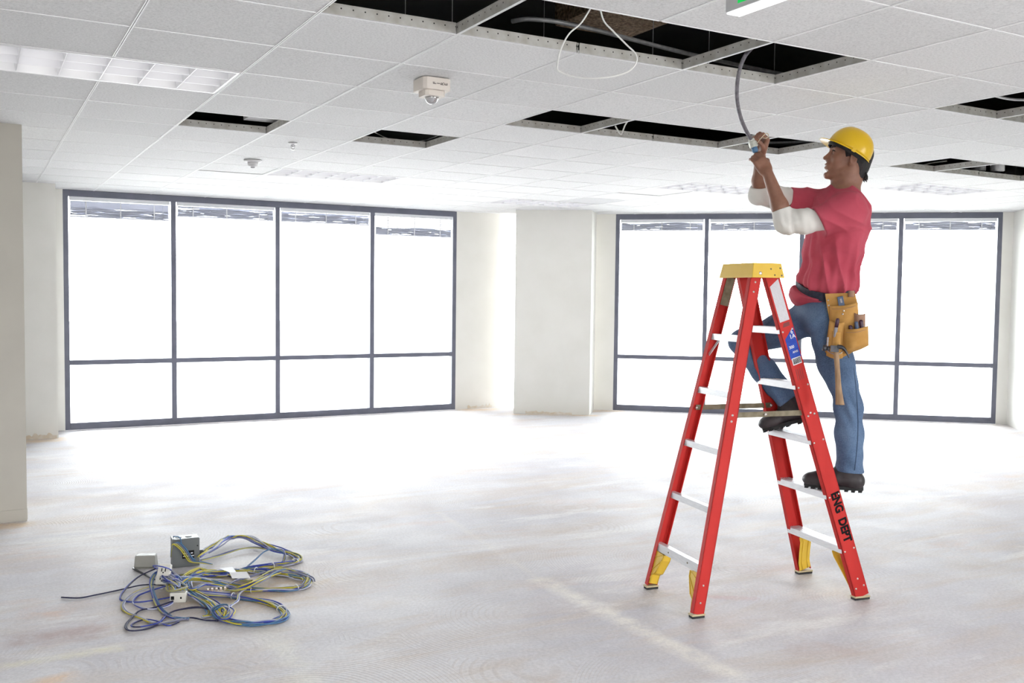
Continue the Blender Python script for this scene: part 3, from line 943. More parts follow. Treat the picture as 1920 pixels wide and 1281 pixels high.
# ================================================================== step ladder
M['red'] = noisy('red_fibreglass', (0.50, 0.024, 0.020), (0.55, 0.031, 0.026), 9, 0.6, stretch=(1, 1, 0.3), bump=0.06, bscale=120, spec=0.22)
M['alu'] = noisy('mill_aluminium', (0.72, 0.73, 0.76), (0.80, 0.81, 0.83), 25, 0.38, metal=0.35, stretch=(1, 1, 6))
M['yellow'] = noisy('yellow_plastic', (0.74, 0.47, 0.035), (0.78, 0.51, 0.05), 7, 0.45)
M['brass'] = noisy('tarnished_steel', (0.15, 0.12, 0.07), (0.24, 0.205, 0.14), 22, 0.6, metal=0.0, spec=0.3)
M['rubber'] = noisy('black_rubber', (0.02, 0.02, 0.022), (0.035, 0.035, 0.035), 30, 0.8)
M['tan_rubber'] = noisy('tan_foot_pad', (0.60, 0.50, 0.30), (0.52, 0.43, 0.26), 20, 0.7)
M['rivet'] = new_mat('rivet', (0.70, 0.66, 0.62), 0.3, 0.7)
lc = Vector((3.665, 3.835, 0)); lw = Vector((0.175, 0.985, 0)).normalized(); ld = Vector((lw.y, -lw.x, 0))
LH = 1.715
ladder = empty('step_ladder', lc, 'red fibreglass step ladder with yellow top under the worker', 'ladder')


def lpt(d, w, z): return lc + ld * d + lw * w + UP * z
def half_w(z): return 0.265 - 0.131 * z / LH
def step_d(z): return 0.50 - 0.53 * z / LH
def rear_d(z): return -0.50 + 0.377 * z / LH


def rail(name, dfun, side, web, fl, lab=None):
    a, b_ = lpt(dfun(0.02), side * half_w(0.02), 0.02), lpt(dfun(LH + 0.02), side * half_w(LH + 0.02), LH + 0.02)
    ax = (b_ - a).normalized()
    s = (ld - ax * ld.dot(ax)).normalized()
    n = ax.cross(s)
    if n.dot(lw) * side > 0: n = -n            # n points inward
    t = 0.0045
    out = -n * 0.0
    mb = MB()
    mb.obox((a + b_) / 2 + n * (t / 2), (b_ - a) / 2, s * web / 2, n * t / 2)
    for q in (-1, 1): mb.obox((a + b_) / 2 + n * (fl / 2) + s * (q * (web / 2 - t / 2)), (b_ - a) / 2, s * t / 2, n * fl / 2)
    o = mb.build(name, M['red'], ladder)
    return o, a, b_, ax, s, n


rails = {}
for key, dfun, side, web, fl in (('sn', step_d, -1, 0.086, 0.030), ('sf', step_d, 1, 0.086, 0.030), ('rn', rear_d, -1, 0.062, 0.030), ('rf', rear_d, 1, 0.062, 0.030)):
    rails[key] = rail('side_rail' if key[0] == 's' else 'rear_rail', dfun, side, web, fl)

# feet: tan sole rim over a black rubber pad
for key, (o, a, b_, ax, s, n) in rails.items():
    web = 0.086 if key[0] == 's' else 0.062
    c = a + n * 0.017; c.z = 0
    mb = MB(); mb.obox(c + UP * 0.006, ld * (web / 2 + 0.004), lw * 0.019, UP * 0.006); ft = mb.build('foot', M['rubber'], ladder, 0.002)
    mb = MB(); mb.obox(c + UP * 0.0165, ld * (web / 2 + 0.006), lw * 0.021, UP * 0.0045); mb.build('foot_rim', M['tan_rubber'], ft, 0.002)
    # rivets near the foot and along the rail
    for zz in (0.07, 0.115) if key[0] == 's' else (0.075, 0.16):
        for q in ((-0.6, 0.6) if key[0] == 's' and zz < 0.1 else (0.0,)):
            t_ = (zz - a.z) / (b_.z - a.z)
            p = a + (b_ - a) * t_ + s * (q * web / 2)
            mb = MB(); mb.lathe([(0.0055, 0), (0.005, 0.0022), (0.0, 0.003)], p, -n, 10); mb.build('rivet', M['rivet'], o)

# steps
for k in range(1, 6):
    z = 0.29 * k - 0.004
    hw = half_w(z) - 0.005
    c = lpt(step_d(z), 0, z)
    mb = MB()
    mb.obox(c - UP * 0.003, ld * 0.041, lw * hw, UP * 0.003)
    for q in (-1, 1): mb.obox(c + ld * (q * 0.0395) - UP * 0.018, ld * 0.0017, lw * hw, UP * 0.016)
    for q in (-0.028, -0.014, 0, 0.014, 0.028): mb.obox(c + ld * q + UP * 0.0008, ld * 0.003, lw * hw, UP * 0.001)
    st_ = mb.build('step', M['alu'], ladder)
    for side, key in ((-1, 'sn'), (1, 'sf')):
        o, a, b_, ax, s, n = rails[key]
        for q in (-0.7, 0.7):
            p = a + ax * ((z - 0.015 - a.z) / ax.z) + s * (q * 0.043)
            mb = MB(); mb.lathe([(0.0055, 0), (0.005, 0.0022), (0.0, 0.003)], p, -n, 10); mb.build('rivet', M['rivet'], st_)
    # slanting brace bars under the top two steps
# rear rungs
for k in range(5):
    z = 0.235 + 0.288 * k
    hw = half_w(z) - 0.005
    c = lpt(rear_d(z), 0, z)
    mb = MB()
    mb.obox(c + ld * -0.022, ld * 0.0016, lw * hw, UP * (0.021 if k == 0 else 0.015))
    mb.obox(c + ld * -0.008 + UP * (0.021 if k == 0 else 0.015), ld * 0.0155, lw * hw, UP * 0.0016)
    mb.obox(c + ld * -0.008 - UP * (0.021 if k == 0 else 0.015), ld * 0.0155, lw * hw, UP * 0.0016)
    ru = mb.build('rear_rung', M['alu'], ladder)
    if k == 0:
        for q in (-0.42, 0.42):
            mb = MB(); mb.lathe([(0.005, 0), (0.004, 0.002), (0, 0.0025)], c + ld * -0.0236 + lw * (hw * q), -ld, 10); mb.build('rivet', M['brass'], ru)
    if k == 4:                                   # small diagonal braces to the rails
        for side in (-1, 1):
            mb = MB(); mb.bar(c + lw * (side * hw * 0.55) - UP * 0.008, lpt(rear_d(z - 0.10), side * (half_w(z - 0.10) - 0.006), z - 0.10), ld, 0.004, 0.014); mb.build('rung_brace', M['alu'], ladder)

# yellow corner gussets between the lowest step or rung and each foot
for key, (o, a, b_, ax, s, n) in rails.items():
    step = key[0] == 's'
    ztop = 0.26 if step else 0.212
    web = 0.086 if step else 0.062
    zlow = 0.035
    dm = step_d if step else rear_d

    def rp(z, inset): return a + ax * ((z - a.z) / ax.z) + n * inset
    prof = [rp(ztop, 0.006), rp(ztop, 0.105), rp(ztop - 0.03, 0.104), rp(ztop - 0.11, 0.068), rp(zlow + 0.05, 0.042), rp(zlow, 0.036), rp(zlow, 0.006)]
    mb = MB()
    th = 0.004
    wd = web / 2 - 0.006
    # curved face plate spanning the rail width, plus two side cheeks
    pts = prof[1:6]
    for i in range(len(pts) - 1):
        mb.add([pts[i] - s * wd, pts[i] + s * wd, pts[i + 1] + s * wd, pts[i + 1] - s * wd, pts[i] - s * wd - n * th, pts[i] + s * wd - n * th, pts[i + 1] + s * wd - n * th, pts[i + 1] - s * wd - n * th],
               [(0, 1, 2, 3), (7, 6, 5, 4), (0, 3, 7, 4), (1, 5, 6, 2), (0, 4, 5, 1), (3, 2, 6, 7)])
    mb.extrude([p + s * (wd - th) for p in prof], s * th) if not step else None
    mb.extrude([p - s * wd for p in prof], s * th) if not step else None
    g = mb.build('foot_gusset', M['yellow'], ladder)
    # lattice ribs on the gusset
    ribs = MB()
    face = -1
    for i in range(len(pts) - 1):
        base = -s * (wd + 0.0015)
        inner = [rp(max(zlow, p.z), 0.012) for p in pts]
        ribs.tube([pts[i] + base, inner[i + 1] + base], 0.0022, 5)
        ribs.tube([inner[i] + base, inner[i + 1] + base], 0.0022, 5)
        ribs.tube([pts[i] + base, pts[i + 1] + base], 0.0022, 5)
    if step:
        ribs = MB()
        for q in (-0.5, 0.5):
            ribs.tube([p + s * (q * wd) + n * 0.001 for p in pts], 0.003, 5)
    ribs.build('lattice_ribs', M['yellow'], g)

# spreaders
M['hinge'] = M['brass']
for side in (-1, 1):
    z = 1.0
    hw = half_w(z) - 0.012
    a = lpt(rear_d(z) + 0.0, side * hw, z); b_ = lpt(step_d(z) - 0.0, side * hw, z)
    sp_ = None
    mid = a + (b_ - a) * 0.42
    mb = MB(); mb.bar(a, mid + (b_ - a).normalized() * 0.015, UP, 0.028, 0.004); sp_ = mb.build('spreader_arm', M['brass'], ladder, 0.001)
    mb = MB(); mb.bar(mid - (b_ - a).normalized() * 0.015 - lw * (side * 0.005), b_ - lw * (side * 0.005), UP, 0.028, 0.004); s2_ = mb.build('spreader_arm', M['brass'], ladder, 0.001)
    for p in (a, mid, b_):
        mb = MB(); mb.lathe([(0.008, 0), (0.007, 0.004), (0.0, 0.005)], p - lw * 0.008, -lw, 12); mb.lathe([(0.006, 0), (0.006, 0.018)], p - lw * 0.009, lw, 10); mb.build('pivot', M['rivet'], s2_)
    for dd, zz, key in ((rear_d, 1.0, 'rn'), (step_d, 1.0, 'sn')):
        if side < 0:
            for q in (-0.02, 0.012) if key == 'rn' else (-0.02, 0.02):
                o, aa, bb_, ax, s, n = rails[key]
                p = aa + ax * ((zz - 0.01 - aa.z) / ax.z)
                p = p + (ax * q if key == 'rn' else s * q)
                mb = MB(); mb.lathe([(0.0065, 0), (0.006, 0.0025), (0.0, 0.0035)], p, -n, 10); mb.build('rivet', M['rivet'], o)

# top cap
zc0, zc1 = LH - 0.012, LH + 0.064
cap = MB()
def ring(z, g): return [lpt(-0.155 - g, -0.152 - g, z), lpt(0.020 + g, -0.152 - g, z), lpt(0.020 + g, 0.152 + g, z), lpt(-0.155 - g, 0.152 + g, z)]
b0, t0 = ring(zc0, 0.010), ring(zc1, -0.004)
bi, ti = ring(zc0, 0.004), ring(zc1 - 0.008, -0.010)
cap.add(b0 + t0 + bi + ti, [(4, 5, 6, 7)] + [(i, (i + 1) % 4, 4 + (i + 1) % 4, 4 + i) for i in range(4)] + [(15, 14, 13, 12)] + [(8 + (i + 1) % 4, 8 + i, 12 + i, 12 + (i + 1) % 4) for i in range(4)] + [((i + 1) % 4, i, 8 + i, 8 + (i + 1) % 4) for i in range(4)])
tc_ = cap.build('top_cap', M['yellow'], ladder, 0.004)
for dd, zz, rr_ in ((-0.115, 0.022, 0.010), (-0.05, 0.045, 0.005), (0.006, 0.05, 0.005), (-0.03, 0.014, 0.005), (0.012, 0.012, 0.006)):
    p = lpt(dd, -0.159 + 0.012 * (zz - 0.0) / 0.084, zc0 + zz)
    mb = MB(); mb.lathe([(rr_, 0), (rr_ * 0.9, 0.003), (rr_ * 0.5, 0.0045), (0, 0.0046)], p, -lw, 12); mb.build('bolt', M['rivet'] if rr_ > 0.007 else M['brass'], tc_)
# reddish hinge plates below the cap on the rear rails
for side in (-1, 1):
    z0, z1 = LH - 0.16, LH - 0.01
    p0, p1 = lpt(rear_d(z0), side * (half_w(z0) + 0.002), z0), lpt(rear_d(z1), side * (half_w(z1) + 0.002), z1)
    if side > 0:
        mb = MB(); mb.bar(p0 - lw * 0.034, p1 - lw * 0.034, ld, 0.05, 0.003); mb.build('hinge_plate', M['brass'], ladder)
for q in (-0.02, 0.02):
    o, aa, bb_, ax, s, n = rails['rn']
    for zz in (LH - 0.035, LH - 0.085):
        p = aa + ax * ((zz - aa.z) / ax.z) + s * 0.0
        mb = MB(); mb.lathe([(0.006, 0), (0.005, 0.0025), (0.0, 0.003)], p, -n, 10)
        if q < 0: mb.build('rivet', M['rivet'], o)

# stickers and stencil on the near side rail
o, aa, bb_, ax, s, n = rails['sn']
M['label_white'] = new_mat('label_paper', (0.66, 0.64, 0.66), 0.5)
m = M['label_white']                              # rows of fine print on the warning label
v = coords(m, (1, 1, 1), 'UV')
br = nd(m, 'ShaderNodeTexBrick'); br.inputs['Scale'].default_value = 1.0
br.inputs['Color1'].default_value = (0.28, 0.26, 0.30, 1); br.inputs['Color2'].default_value = (0.42, 0.40, 0.44, 1); br.inputs['Mortar'].default_value = (0.68, 0.66, 0.68, 1)
br.inputs['Brick Width'].default_value = 0.16; br.inputs['Row Height'].default_value = 0.03; br.inputs['Mortar Size'].default_value = 0.009
lk(m, v, br.inputs['Vector']); lk(m, br.outputs['Color'], bsdf(m).inputs['Base Color'])
M['label_blue'] = noisy('blue_label', (0.020, 0.055, 0.36), (0.03, 0.08, 0.43), 40, 0.6, spec=0.2)
M['print_white'] = new_mat('white_print', (0.75, 0.75, 0.78), 0.5)


def on_rail(z, q): return aa + ax * ((z - aa.z) / ax.z) + s * (q * 0.043) - n * 0.0006


def patch(name, corners, mat, parent, lift=0.0):
    me = bpy.data.meshes.new(name)
    p = [on_rail(z, q) - n * lift for z, q in corners]
    k = len(p)
    me.from_pydata([tuple(x) for x in p] + [tuple(x + n * 0.0004) for x in p], [], [tuple(range(k)), tuple(range(2 * k - 1, k - 1, -1))] + [((i + 1) % k, i, k + i, k + (i + 1) % k) for i in range(k)])
    uv = me.uv_layers.new(name='UVMap')
    zs = [c[0] for c in corners]; z0, z1 = min(zs), max(zs)
    for l in me.loops:
        z, q = corners[l.vertex_index % k]
        uv.data[l.index].uv = ((z - z0) / 0.1, (q + 1) / 2)
    me.update()
    bm = bmesh.new(); bm.from_mesh(me); bmesh.ops.recalc_face_normals(bm, faces=bm.faces); bm.to_mesh(me); bm.free()
    return put(name, me, mat, parent)


patch('warning_label', [(1.480, -0.72), (1.480, 0.70), (1.690, 0.70), (1.665, -0.72)], M['label_white'], o)
bl = patch('size_label', [(1.285, -0.66), (1.285, 0.86), (1.440, 0.86), (1.392, -0.66)], M['label_blue'], o)
bc = patch('barcode', [(1.255, -0.55), (1.255, 0.75), (1.290, 0.75), (1.290, -0.55)], M['print_white'], o, 0.0004)
for q in np.linspace(-0.45, 0.62, 12):
    patch('bar', [(1.259, q), (1.259, q + 0.05 + 0.03 * random.random()), (1.287, q + 0.06), (1.287, q)], M['black'], bc, 0.0008)
for txt, z, q, sz in (('6', 1.418, 0.50, 0.030), ('1A', 1.395, 0.42, 0.032), ('300', 1.345, -0.1, 0.022), ('ANSI', 1.318, 0.25, 0.016)):
    up_ = ax
    me = lay(text_mesh(txt, sz, 'print'), on_rail(z, q) - n * 0.0010, s, ax)
    put('print', me, M['print_white'], bl)
for k in range(5):
    patch('stamp', [(1.452 + 0.004 * k, -0.5 + 0.05 * k), (1.452 + 0.004 * k, 0.55), (1.4545 + 0.004 * k, 0.55), (1.4545 + 0.004 * k, -0.5 + 0.05 * k)], M['red_print'], o)
for k in range(4):
    patch('stamp', [(1.175, -0.45 + 0.28 * k), (1.175, -0.40 + 0.28 * k), (1.232, -0.36 + 0.28 * k), (1.232, -0.41 + 0.28 * k)], M['red_print'], o)
me = lay(text_mesh('ENG  DEPT', 0.076, 'stencil_lettering', 0.0002, 0.045), on_rail(0.445, 0.12) - n * 0.0006, -ax, s, 0.74, 0.9)
put('stencil_lettering', me, M['black'], o)

# ================================================================== the worker
EV = Vector((0.725, 0.689, 0)).normalized(); ER = Vector((EV.y, -EV.x, 0))
MA = Vector((3.99, 3.79, 0))
KV = EV.dot(MA)


def mp(px, py, v=0.0): return at_plane(px, py, EV, KV + v)
def loc(r, v, z): return ER * r + EV * v + UP * z


class Field:
    """a distance field on a grid, meshed as one smooth skin"""

    def __init__(self, lo, hi, h):
        self.lo = np.array(lo, dtype=np.float64); self.h = h
        self.n = np.ceil((np.array(hi) - self.lo) / h).astype(int) + 1
        self.D = np.full(self.n, 0.5, dtype=np.float32)

    def blk(self, lo, hi):
        a = np.clip(np.floor((np.array(lo) - self.lo) / self.h).astype(int), 0, self.n)
        b_ = np.clip(np.ceil((np.array(hi) - self.lo) / self.h).astype(int) + 1, 0, self.n)
        sl = tuple(slice(int(i), int(j)) for i, j in zip(a, b_))
        g = [(self.lo[k] + self.h * np.arange(a[k], b_[k])).astype(np.float32) for k in range(3)]
        return sl, np.meshgrid(*g, indexing='ij', sparse=True)

    def _join(self, sl, d, k):
        A = self.D[sl]
        if k > 0:
            hh = np.maximum(k - np.abs(A - d), 0) / k
            self.D[sl] = np.minimum(A, d) - hh * hh * k * 0.25
        else: self.D[sl] = np.minimum(A, d)

    def _cut(self, sl, d, k):
        A = self.D[sl]; d = -d
        if k > 0:
            hh = np.maximum(k - np.abs(A - d), 0) / k
            self.D[sl] = np.maximum(A, d) + hh * hh * k * 0.25
        else: self.D[sl] = np.maximum(A, d)

    def cone(self, a, b_, ra, rb, k=0.01, cut=False):
        a, b_ = np.array(a), np.array(b_)
        m = max(ra, rb) + 0.035
        sl, (X, Y, Z) = self.blk(np.minimum(a, b_) - m, np.maximum(a, b_) + m)
        ab = b_ - a; L2 = float(ab @ ab) + 1e-12
        t = np.clip(((X - a[0]) * ab[0] + (Y - a[1]) * ab[1] + (Z - a[2]) * ab[2]) / L2, 0, 1)
        d = np.sqrt((X - a[0] - t * ab[0]) ** 2 + (Y - a[1] - t * ab[1]) ** 2 + (Z - a[2] - t * ab[2]) ** 2) - (ra + (rb - ra) * t)
        (self._cut if cut else self._join)(sl, d, k)
        return self

    def chain(self, pts, rad, k=0.01):
        for i in range(len(pts) - 1): self.cone(pts[i], pts[i + 1], rad[i], rad[i + 1], k)
        return self

    def ell(self, c, ax, r, k=0.01, cut=False):
        """ellipsoid: ax = three unit axes"""
        c = np.array(c); m = max(r) + 0.035
        sl, (X, Y, Z) = self.blk(c - m, c + m)
        k0 = 0; k1 = 0
        for u, q in zip(ax, r):
            p = (X - c[0]) * u[0] + (Y - c[1]) * u[1] + (Z - c[2]) * u[2]
            k0 = k0 + (p / q) ** 2; k1 = k1 + (p / (q * q)) ** 2
        k0 = np.sqrt(k0); k1 = np.sqrt(k1) + 1e-9
        d = k0 * (k0 - 1.0) / k1
        (self._cut if cut else self._join)(sl, d, k)
        return self

    def rbox(self, c, ax, half, r, k=0.01, cut=False):
        c = np.array(c); m = float(np.linalg.norm(half)) + r + 0.03
        sl, (X, Y, Z) = self.blk(c - m, c + m)
        s = 0; mxv = None
        for u, q in zip(ax, half):
            p = np.abs((X - c[0]) * u[0] + (Y - c[1]) * u[1] + (Z - c[2]) * u[2]) - (q - r)
            s = s + np.maximum(p, 0) ** 2
            mxv = p if mxv is None else np.maximum(mxv, p)
        d = np.sqrt(s) + np.minimum(mxv, 0) - r
        (self._cut if cut else self._join)(sl, d, k)
        return self

    def plane(self, p, n, box=None, k=0.0):
        """keep only the side away from n, inside an optional (lo, hi) box"""
        lo, hi = box if box else (self.lo, self.lo + self.n * self.h)
        sl, (X, Y, Z) = self.blk(lo, hi)
        d = (X - p[0]) * n[0] + (Y - p[1]) * n[1] + (Z - p[2]) * n[2]
        self._cut(sl, -d, k)
        return self

    def ripple(self, fn, box=None):
        lo, hi = box if box else (self.lo, self.lo + self.n * self.h)
        sl, (X, Y, Z) = self.blk(lo, hi)
        self.D[sl] += fn(X, Y, Z).astype(np.float32)
        return self

    def arrays(self, smooth=1):
        D = self.D; n = D.shape
        neg = D < 0
        cnt = np.zeros([q - 1 for q in n], dtype=np.int8)
        for i in (0, 1):
            for j in (0, 1):
                for k in (0, 1):
                    cnt += neg[i:n[0] - 1 + i, j:n[1] - 1 + j, k:n[2] - 1 + k]
        act = (cnt > 0) & (cnt < 8)
        idx = np.argwhere(act)
        vid = np.full(act.shape, -1, dtype=np.int64); vid[act] = np.arange(len(idx))
        acc = np.zeros((len(idx), 3)); num = np.zeros(len(idx))
        for ax in range(3):
            o1, o2 = [q for q in range(3) if q != ax]
            for u in (0, 1):
                for w_ in (0, 1):
                    off = np.zeros(3, dtype=int); off[o1] = u; off[o2] = w_
                    p0 = idx + off; p1 = p0.copy(); p1[:, ax] += 1
                    d0 = D[p0[:, 0], p0[:, 1], p0[:, 2]]; d1 = D[p1[:, 0], p1[:, 1], p1[:, 2]]
                    cr = (d0 < 0) != (d1 < 0)
                    t = np.where(cr, d0 / np.where(cr, d0 - d1, 1), 0)
                    q = p0.astype(float); q[:, ax] += t
                    acc[cr] += q[cr]; num[cr] += 1
        V = self.lo + acc / num[:, None] * self.h
        faces = []
        for ax in range(3):
            o1, o2 = [(1, 2), (2, 0), (0, 1)][ax]
            s0 = [slice(None)] * 3; s1 = [slice(None)] * 3
            s0[ax] = slice(0, n[ax] - 1); s1[ax] = slice(1, n[ax])
            for q in (o1, o2): s0[q] = slice(1, n[q] - 1); s1[q] = slice(1, n[q] - 1)
            A, B = neg[tuple(s0)], neg[tuple(s1)]
            e = np.argwhere(A != B)
            if len(e) == 0: continue
            inside_first = A[e[:, 0], e[:, 1], e[:, 2]]
            e = e.copy(); e[:, o1] += 1; e[:, o2] += 1
            def vv(a, b_):
                q = e.copy(); q[:, o1] -= a; q[:, o2] -= b_
                return vid[q[:, 0], q[:, 1], q[:, 2]]
            quad = np.stack([vv(1, 1), vv(0, 1), vv(0, 0), vv(1, 0)], 1)
            quad[~inside_first] = quad[~inside_first][:, ::-1]
            faces.append(quad)
        F = np.concatenate(faces)
        F = F[(F >= 0).all(1)]
        for _ in range(smooth):
            S_ = np.zeros_like(V); C_ = np.zeros(len(V))
            for a in range(4):
                np.add.at(S_, F[:, a], V[F[:, (a + 1) % 4]]); np.add.at(C_, F[:, a], 1)
            V = 0.5 * V + 0.5 * S_ / np.maximum(C_, 1)[:, None]
        return V, F

    def build(self, name, mat, parent, smooth=1):
        V, F = self.arrays(smooth)
        me = bpy.data.meshes.new(name)
        me.vertices.add(len(V)); me.vertices.foreach_set('co', V.astype(np.float32).ravel())
        me.loops.add(F.size); me.loops.foreach_set('vertex_index', F.astype(np.int32).ravel())
        me.polygons.add(len(F)); me.polygons.foreach_set('loop_start', np.arange(0, F.size, 4, dtype=np.int32))
        me.polygons.foreach_set('loop_total', np.full(len(F), 4, dtype=np.int32))
        me.polygons.foreach_set('use_smooth', np.ones(len(F), dtype=bool))
        me.update(calc_edges=True)
        return put(name, me, mat, parent)


def bbox(pts, m):
    P = np.array([list(p) for p in pts]); return P.min(0) - m, P.max(0) + m


M['skin'] = noisy('skin', (0.235, 0.105, 0.066), (0.285, 0.132, 0.084), 26, 0.5, bump=0.05, bscale=400, bdist=0.0006)
M['lip'] = new_mat('lips', (0.30, 0.11, 0.085), 0.45)
M['hair'] = noisy('black_hair', (0.010, 0.009, 0.010), (0.02, 0.017, 0.017), 90, 0.7, stretch=(1, 1, 0.2), bump=0.6, bdist=0.004)
M['shirt'] = noisy('pink_cotton', (0.44, 0.055, 0.088), (0.51, 0.075, 0.113), 7, 0.9, bump=0.15, bscale=260, bdist=0.0008)
M['white_cotton'] = noisy('white_cotton', (0.70, 0.68, 0.64), (0.76, 0.74, 0.70), 6, 0.9, bump=0.15, bscale=260, bdist=0.0008)
M['hat'] = noisy('yellow_hard_hat_shell', (0.74, 0.46, 0.008), (0.77, 0.49, 0.011), 3, 0.28)
M['belt'] = noisy('navy_webbing', (0.016, 0.020, 0.040), (0.03, 0.034, 0.058), 60, 0.75)
M['boot'] = noisy('black_leather', (0.018, 0.014, 0.016), (0.045, 0.035, 0.038), 18, 0.5, bump=0.3)
M['sole'] = noisy('boot_sole', (0.012, 0.012, 0.013), (0.02, 0.02, 0.02), 20, 0.75)
M['suede'] = noisy('tan_suede', (0.46, 0.235, 0.055), (0.58, 0.315, 0.09), 14, 0.85, bump=0.3, bscale=120)
M['suede_dark'] = noisy('worn_suede', (0.30, 0.17, 0.11), (0.40, 0.24, 0.16), 16, 0.85)
# denim: faded weave
m = M['denim'] = new_mat('blue_denim', (0.1, 0.17, 0.3), 0.85)
v = coords(m)
n1 = nd(m, 'ShaderNodeTexNoise'); n1.inputs['Scale'].default_value = 5; n1.inputs['Detail'].default_value = 7; lk(m, v, n1.inputs['Vector'])
n2 = nd(m, 'ShaderNodeTexNoise'); n2.inputs['Scale'].default_value = 160; n2.inputs['Detail'].default_value = 3; lk(m, v, n2.inputs['Vector'])
c = ramp(m, n1.outputs['Fac'], [(0.33, (0.045, 0.080, 0.155)), (0.50, (0.075, 0.130, 0.235)), (0.70, (0.125, 0.200, 0.325))])
c = mix(m, 0.22, c, ramp(m, n2.outputs['Fac'], [(0.35, (0.045, 0.08, 0.14)), (0.65, (0.17, 0.25, 0.38))]))
lk(m, c, bsdf(m).inputs['Base Color'])
b = nd(m, 'ShaderNodeBump'); b.inputs['Strength'].default_value = 0.2; b.inputs['Distance'].default_value = 0.001
lk(m, n2.outputs['Fac'], b.inputs['Height']); lk(m, b.outputs['Normal'], bsdf(m).inputs['Normal'])

person = empty('person', (MA.x, MA.y, 0.58), 'worker in yellow hard hat, pink shirt and jeans standing on the ladder', 'person')

# joints
J = dict(
    nhip=mp(1545, 606, -0.085), nknee=mp(1591, 757, -0.115), nank=mp(1594, 872, -0.10),
    fhip=mp(1518, 604, 0.085), fknee=mp(1389, 641, 0.06), fank=mp(1479, 752, 0.02),
    pelvis=mp(1538, 585, 0.0), waist=mp(1549, 530, 0.0), chest=mp(1566, 430, 0.0), neck=mp(1583, 362, 0.0),
    nsh=mp(1590, 394, -0.165), nelb=mp(1474, 420, -0.225), nwr=mp(1439, 324, -0.235),
    fsh=mp(1541, 384, 0.145), felb=mp(1424, 366, 0.00), fwr=mp(1426, 289, -0.10))
tF = ER * -math.cos(math.radians(30)) + EV * -math.sin(math.radians(30))     # chest forward
tL = UP.cross(tF)                                                         # his left
# head frame
hp_ = math.radians(15); hy_ = math.radians(9)
hF0 = ER * -math.cos(hy_) + EV * -math.sin(hy_)
hL = UP.cross(hF0)
hF = hF0 * math.cos(hp_) + UP * math.sin(hp_)
hU = hF.cross(hL)
HS = 1.06
eye_px = mp(1563, 284, -0.035)
hO = eye_px - (hF * 0.083 + hL * 0.033 + hU * 0.010) * HS


def H(f, l, u): return hO + (hF * f + hL * l + hU * u) * HS


hax = (hF, hL, hU)


def sc3(*r): return [q * HS for q in r]


allp = list(J.values()) + [H(0, 0, 0.13), H(0.13, 0, 0), mp(1400, 240, -0.25), mp(1445, 240, -0.25)]
lo, hi = bbox(allp, 0.13)
lo[2] = 0.56
body = Field(lo, hi, 0.0034)
# --- head
body.ell(H(-0.012, 0, 0.030), hax, sc3(0.097, 0.076, 0.090), 0.0)
body.ell(H(0.030, 0, -0.025), hax, sc3(0.060, 0.060, 0.092), 0.03)
body.ell(H(0.052, 0, 0.035), hax, sc3(0.040, 0.052, 0.040), 0.02)
for s in (-1, 1):
    body.cone(H(-0.022, s * 0.052, -0.040), H(0.010, s * 0.046, -0.085), 0.018 * HS, 0.017 * HS, 0.02)
    body.cone(H(0.010, s * 0.046, -0.085), H(0.072, s * 0.012, -0.108), 0.017 * HS, 0.015 * HS, 0.02)
    body.ell(H(0.055, s * 0.040, -0.020), hax, sc3(0.022, 0.020, 0.020), 0.02)
    body.cone(H(0.074, s * 0.042, 0.026), H(0.088, s * 0.012, 0.023), 0.010 * HS, 0.010 * HS, 0.012)
body.ell(H(0.074, 0, -0.106), hax, sc3(0.017, 0.020, 0.015), 0.014)
for s in (-1, 1):
    body.ell(H(0.089, s * 0.033, 0.009), hax, sc3(0.014, 0.016, 0.011), 0.010, cut=True)
    body.ell(H(0.0735, s * 0.033, 0.009), hax, sc3(0.0125, 0.0145, 0.0115), 0.004)
body.cone(H(0.086, 0, 0.012), H(0.107, 0, -0.024), 0.0085 * HS, 0.0105 * HS, 0.012)
body.ell(H(0.109, 0, -0.027), hax, sc3(0.010, 0.0105, 0.009), 0.006)
for s in (-1, 1):
    body.ell(H(0.095, s * 0.011, -0.032), hax, sc3(0.010, 0.008, 0.008), 0.006)
    body.ell(H(0.099, s * 0.007, -0.041), hax, sc3(0.006, 0.003, 0.004), 0.002, cut=True)
# lips, slightly parted
body.ell(H(0.080, 0, -0.062), hax, sc3(0.018, 0.030, 0.026), 0.014)
body.cone(H(0.086, -0.020, -0.058), H(0.086, 0.020, -0.058), 0.005, 0.005, 0.006)
body.ell(H(0.093, 0, -0.0565), hax, sc3(0.009, 0.018, 0.006), 0.004)
body.ell(H(0.089, 0, -0.073), hax, sc3(0.010, 0.017, 0.0068), 0.004)
body.ell(H(0.099, 0, -0.0645), hax, sc3(0.011, 0.018, 0.0024), 0.002, cut=True)
body.ell(H(0.087, 0, -0.088), hax, sc3(0.008, 0.02, 0.006), 0.008, cut=True)
# ears
for s in (-1, 1):
    eo = H(-0.014, s * 0.079, -0.006)
    e_ax = ((hF * 0.93 + hL * (s * 0.36)).normalized(), (hL * 0.93 - hF * (s * 0.36)).normalized(), hU)
    body.ell(eo, e_ax, sc3(0.021, 0.009, 0.034), 0.006)
    body.ell(eo + e_ax[1] * (s * 0.009) + e_ax[0] * 0.001, e_ax, sc3(0.013, 0.0085, 0.023), 0.003, cut=True)
    body.ell(H(-0.006, s * 0.074, -0.034), hax, sc3(0.010, 0.007, 0.012), 0.006)
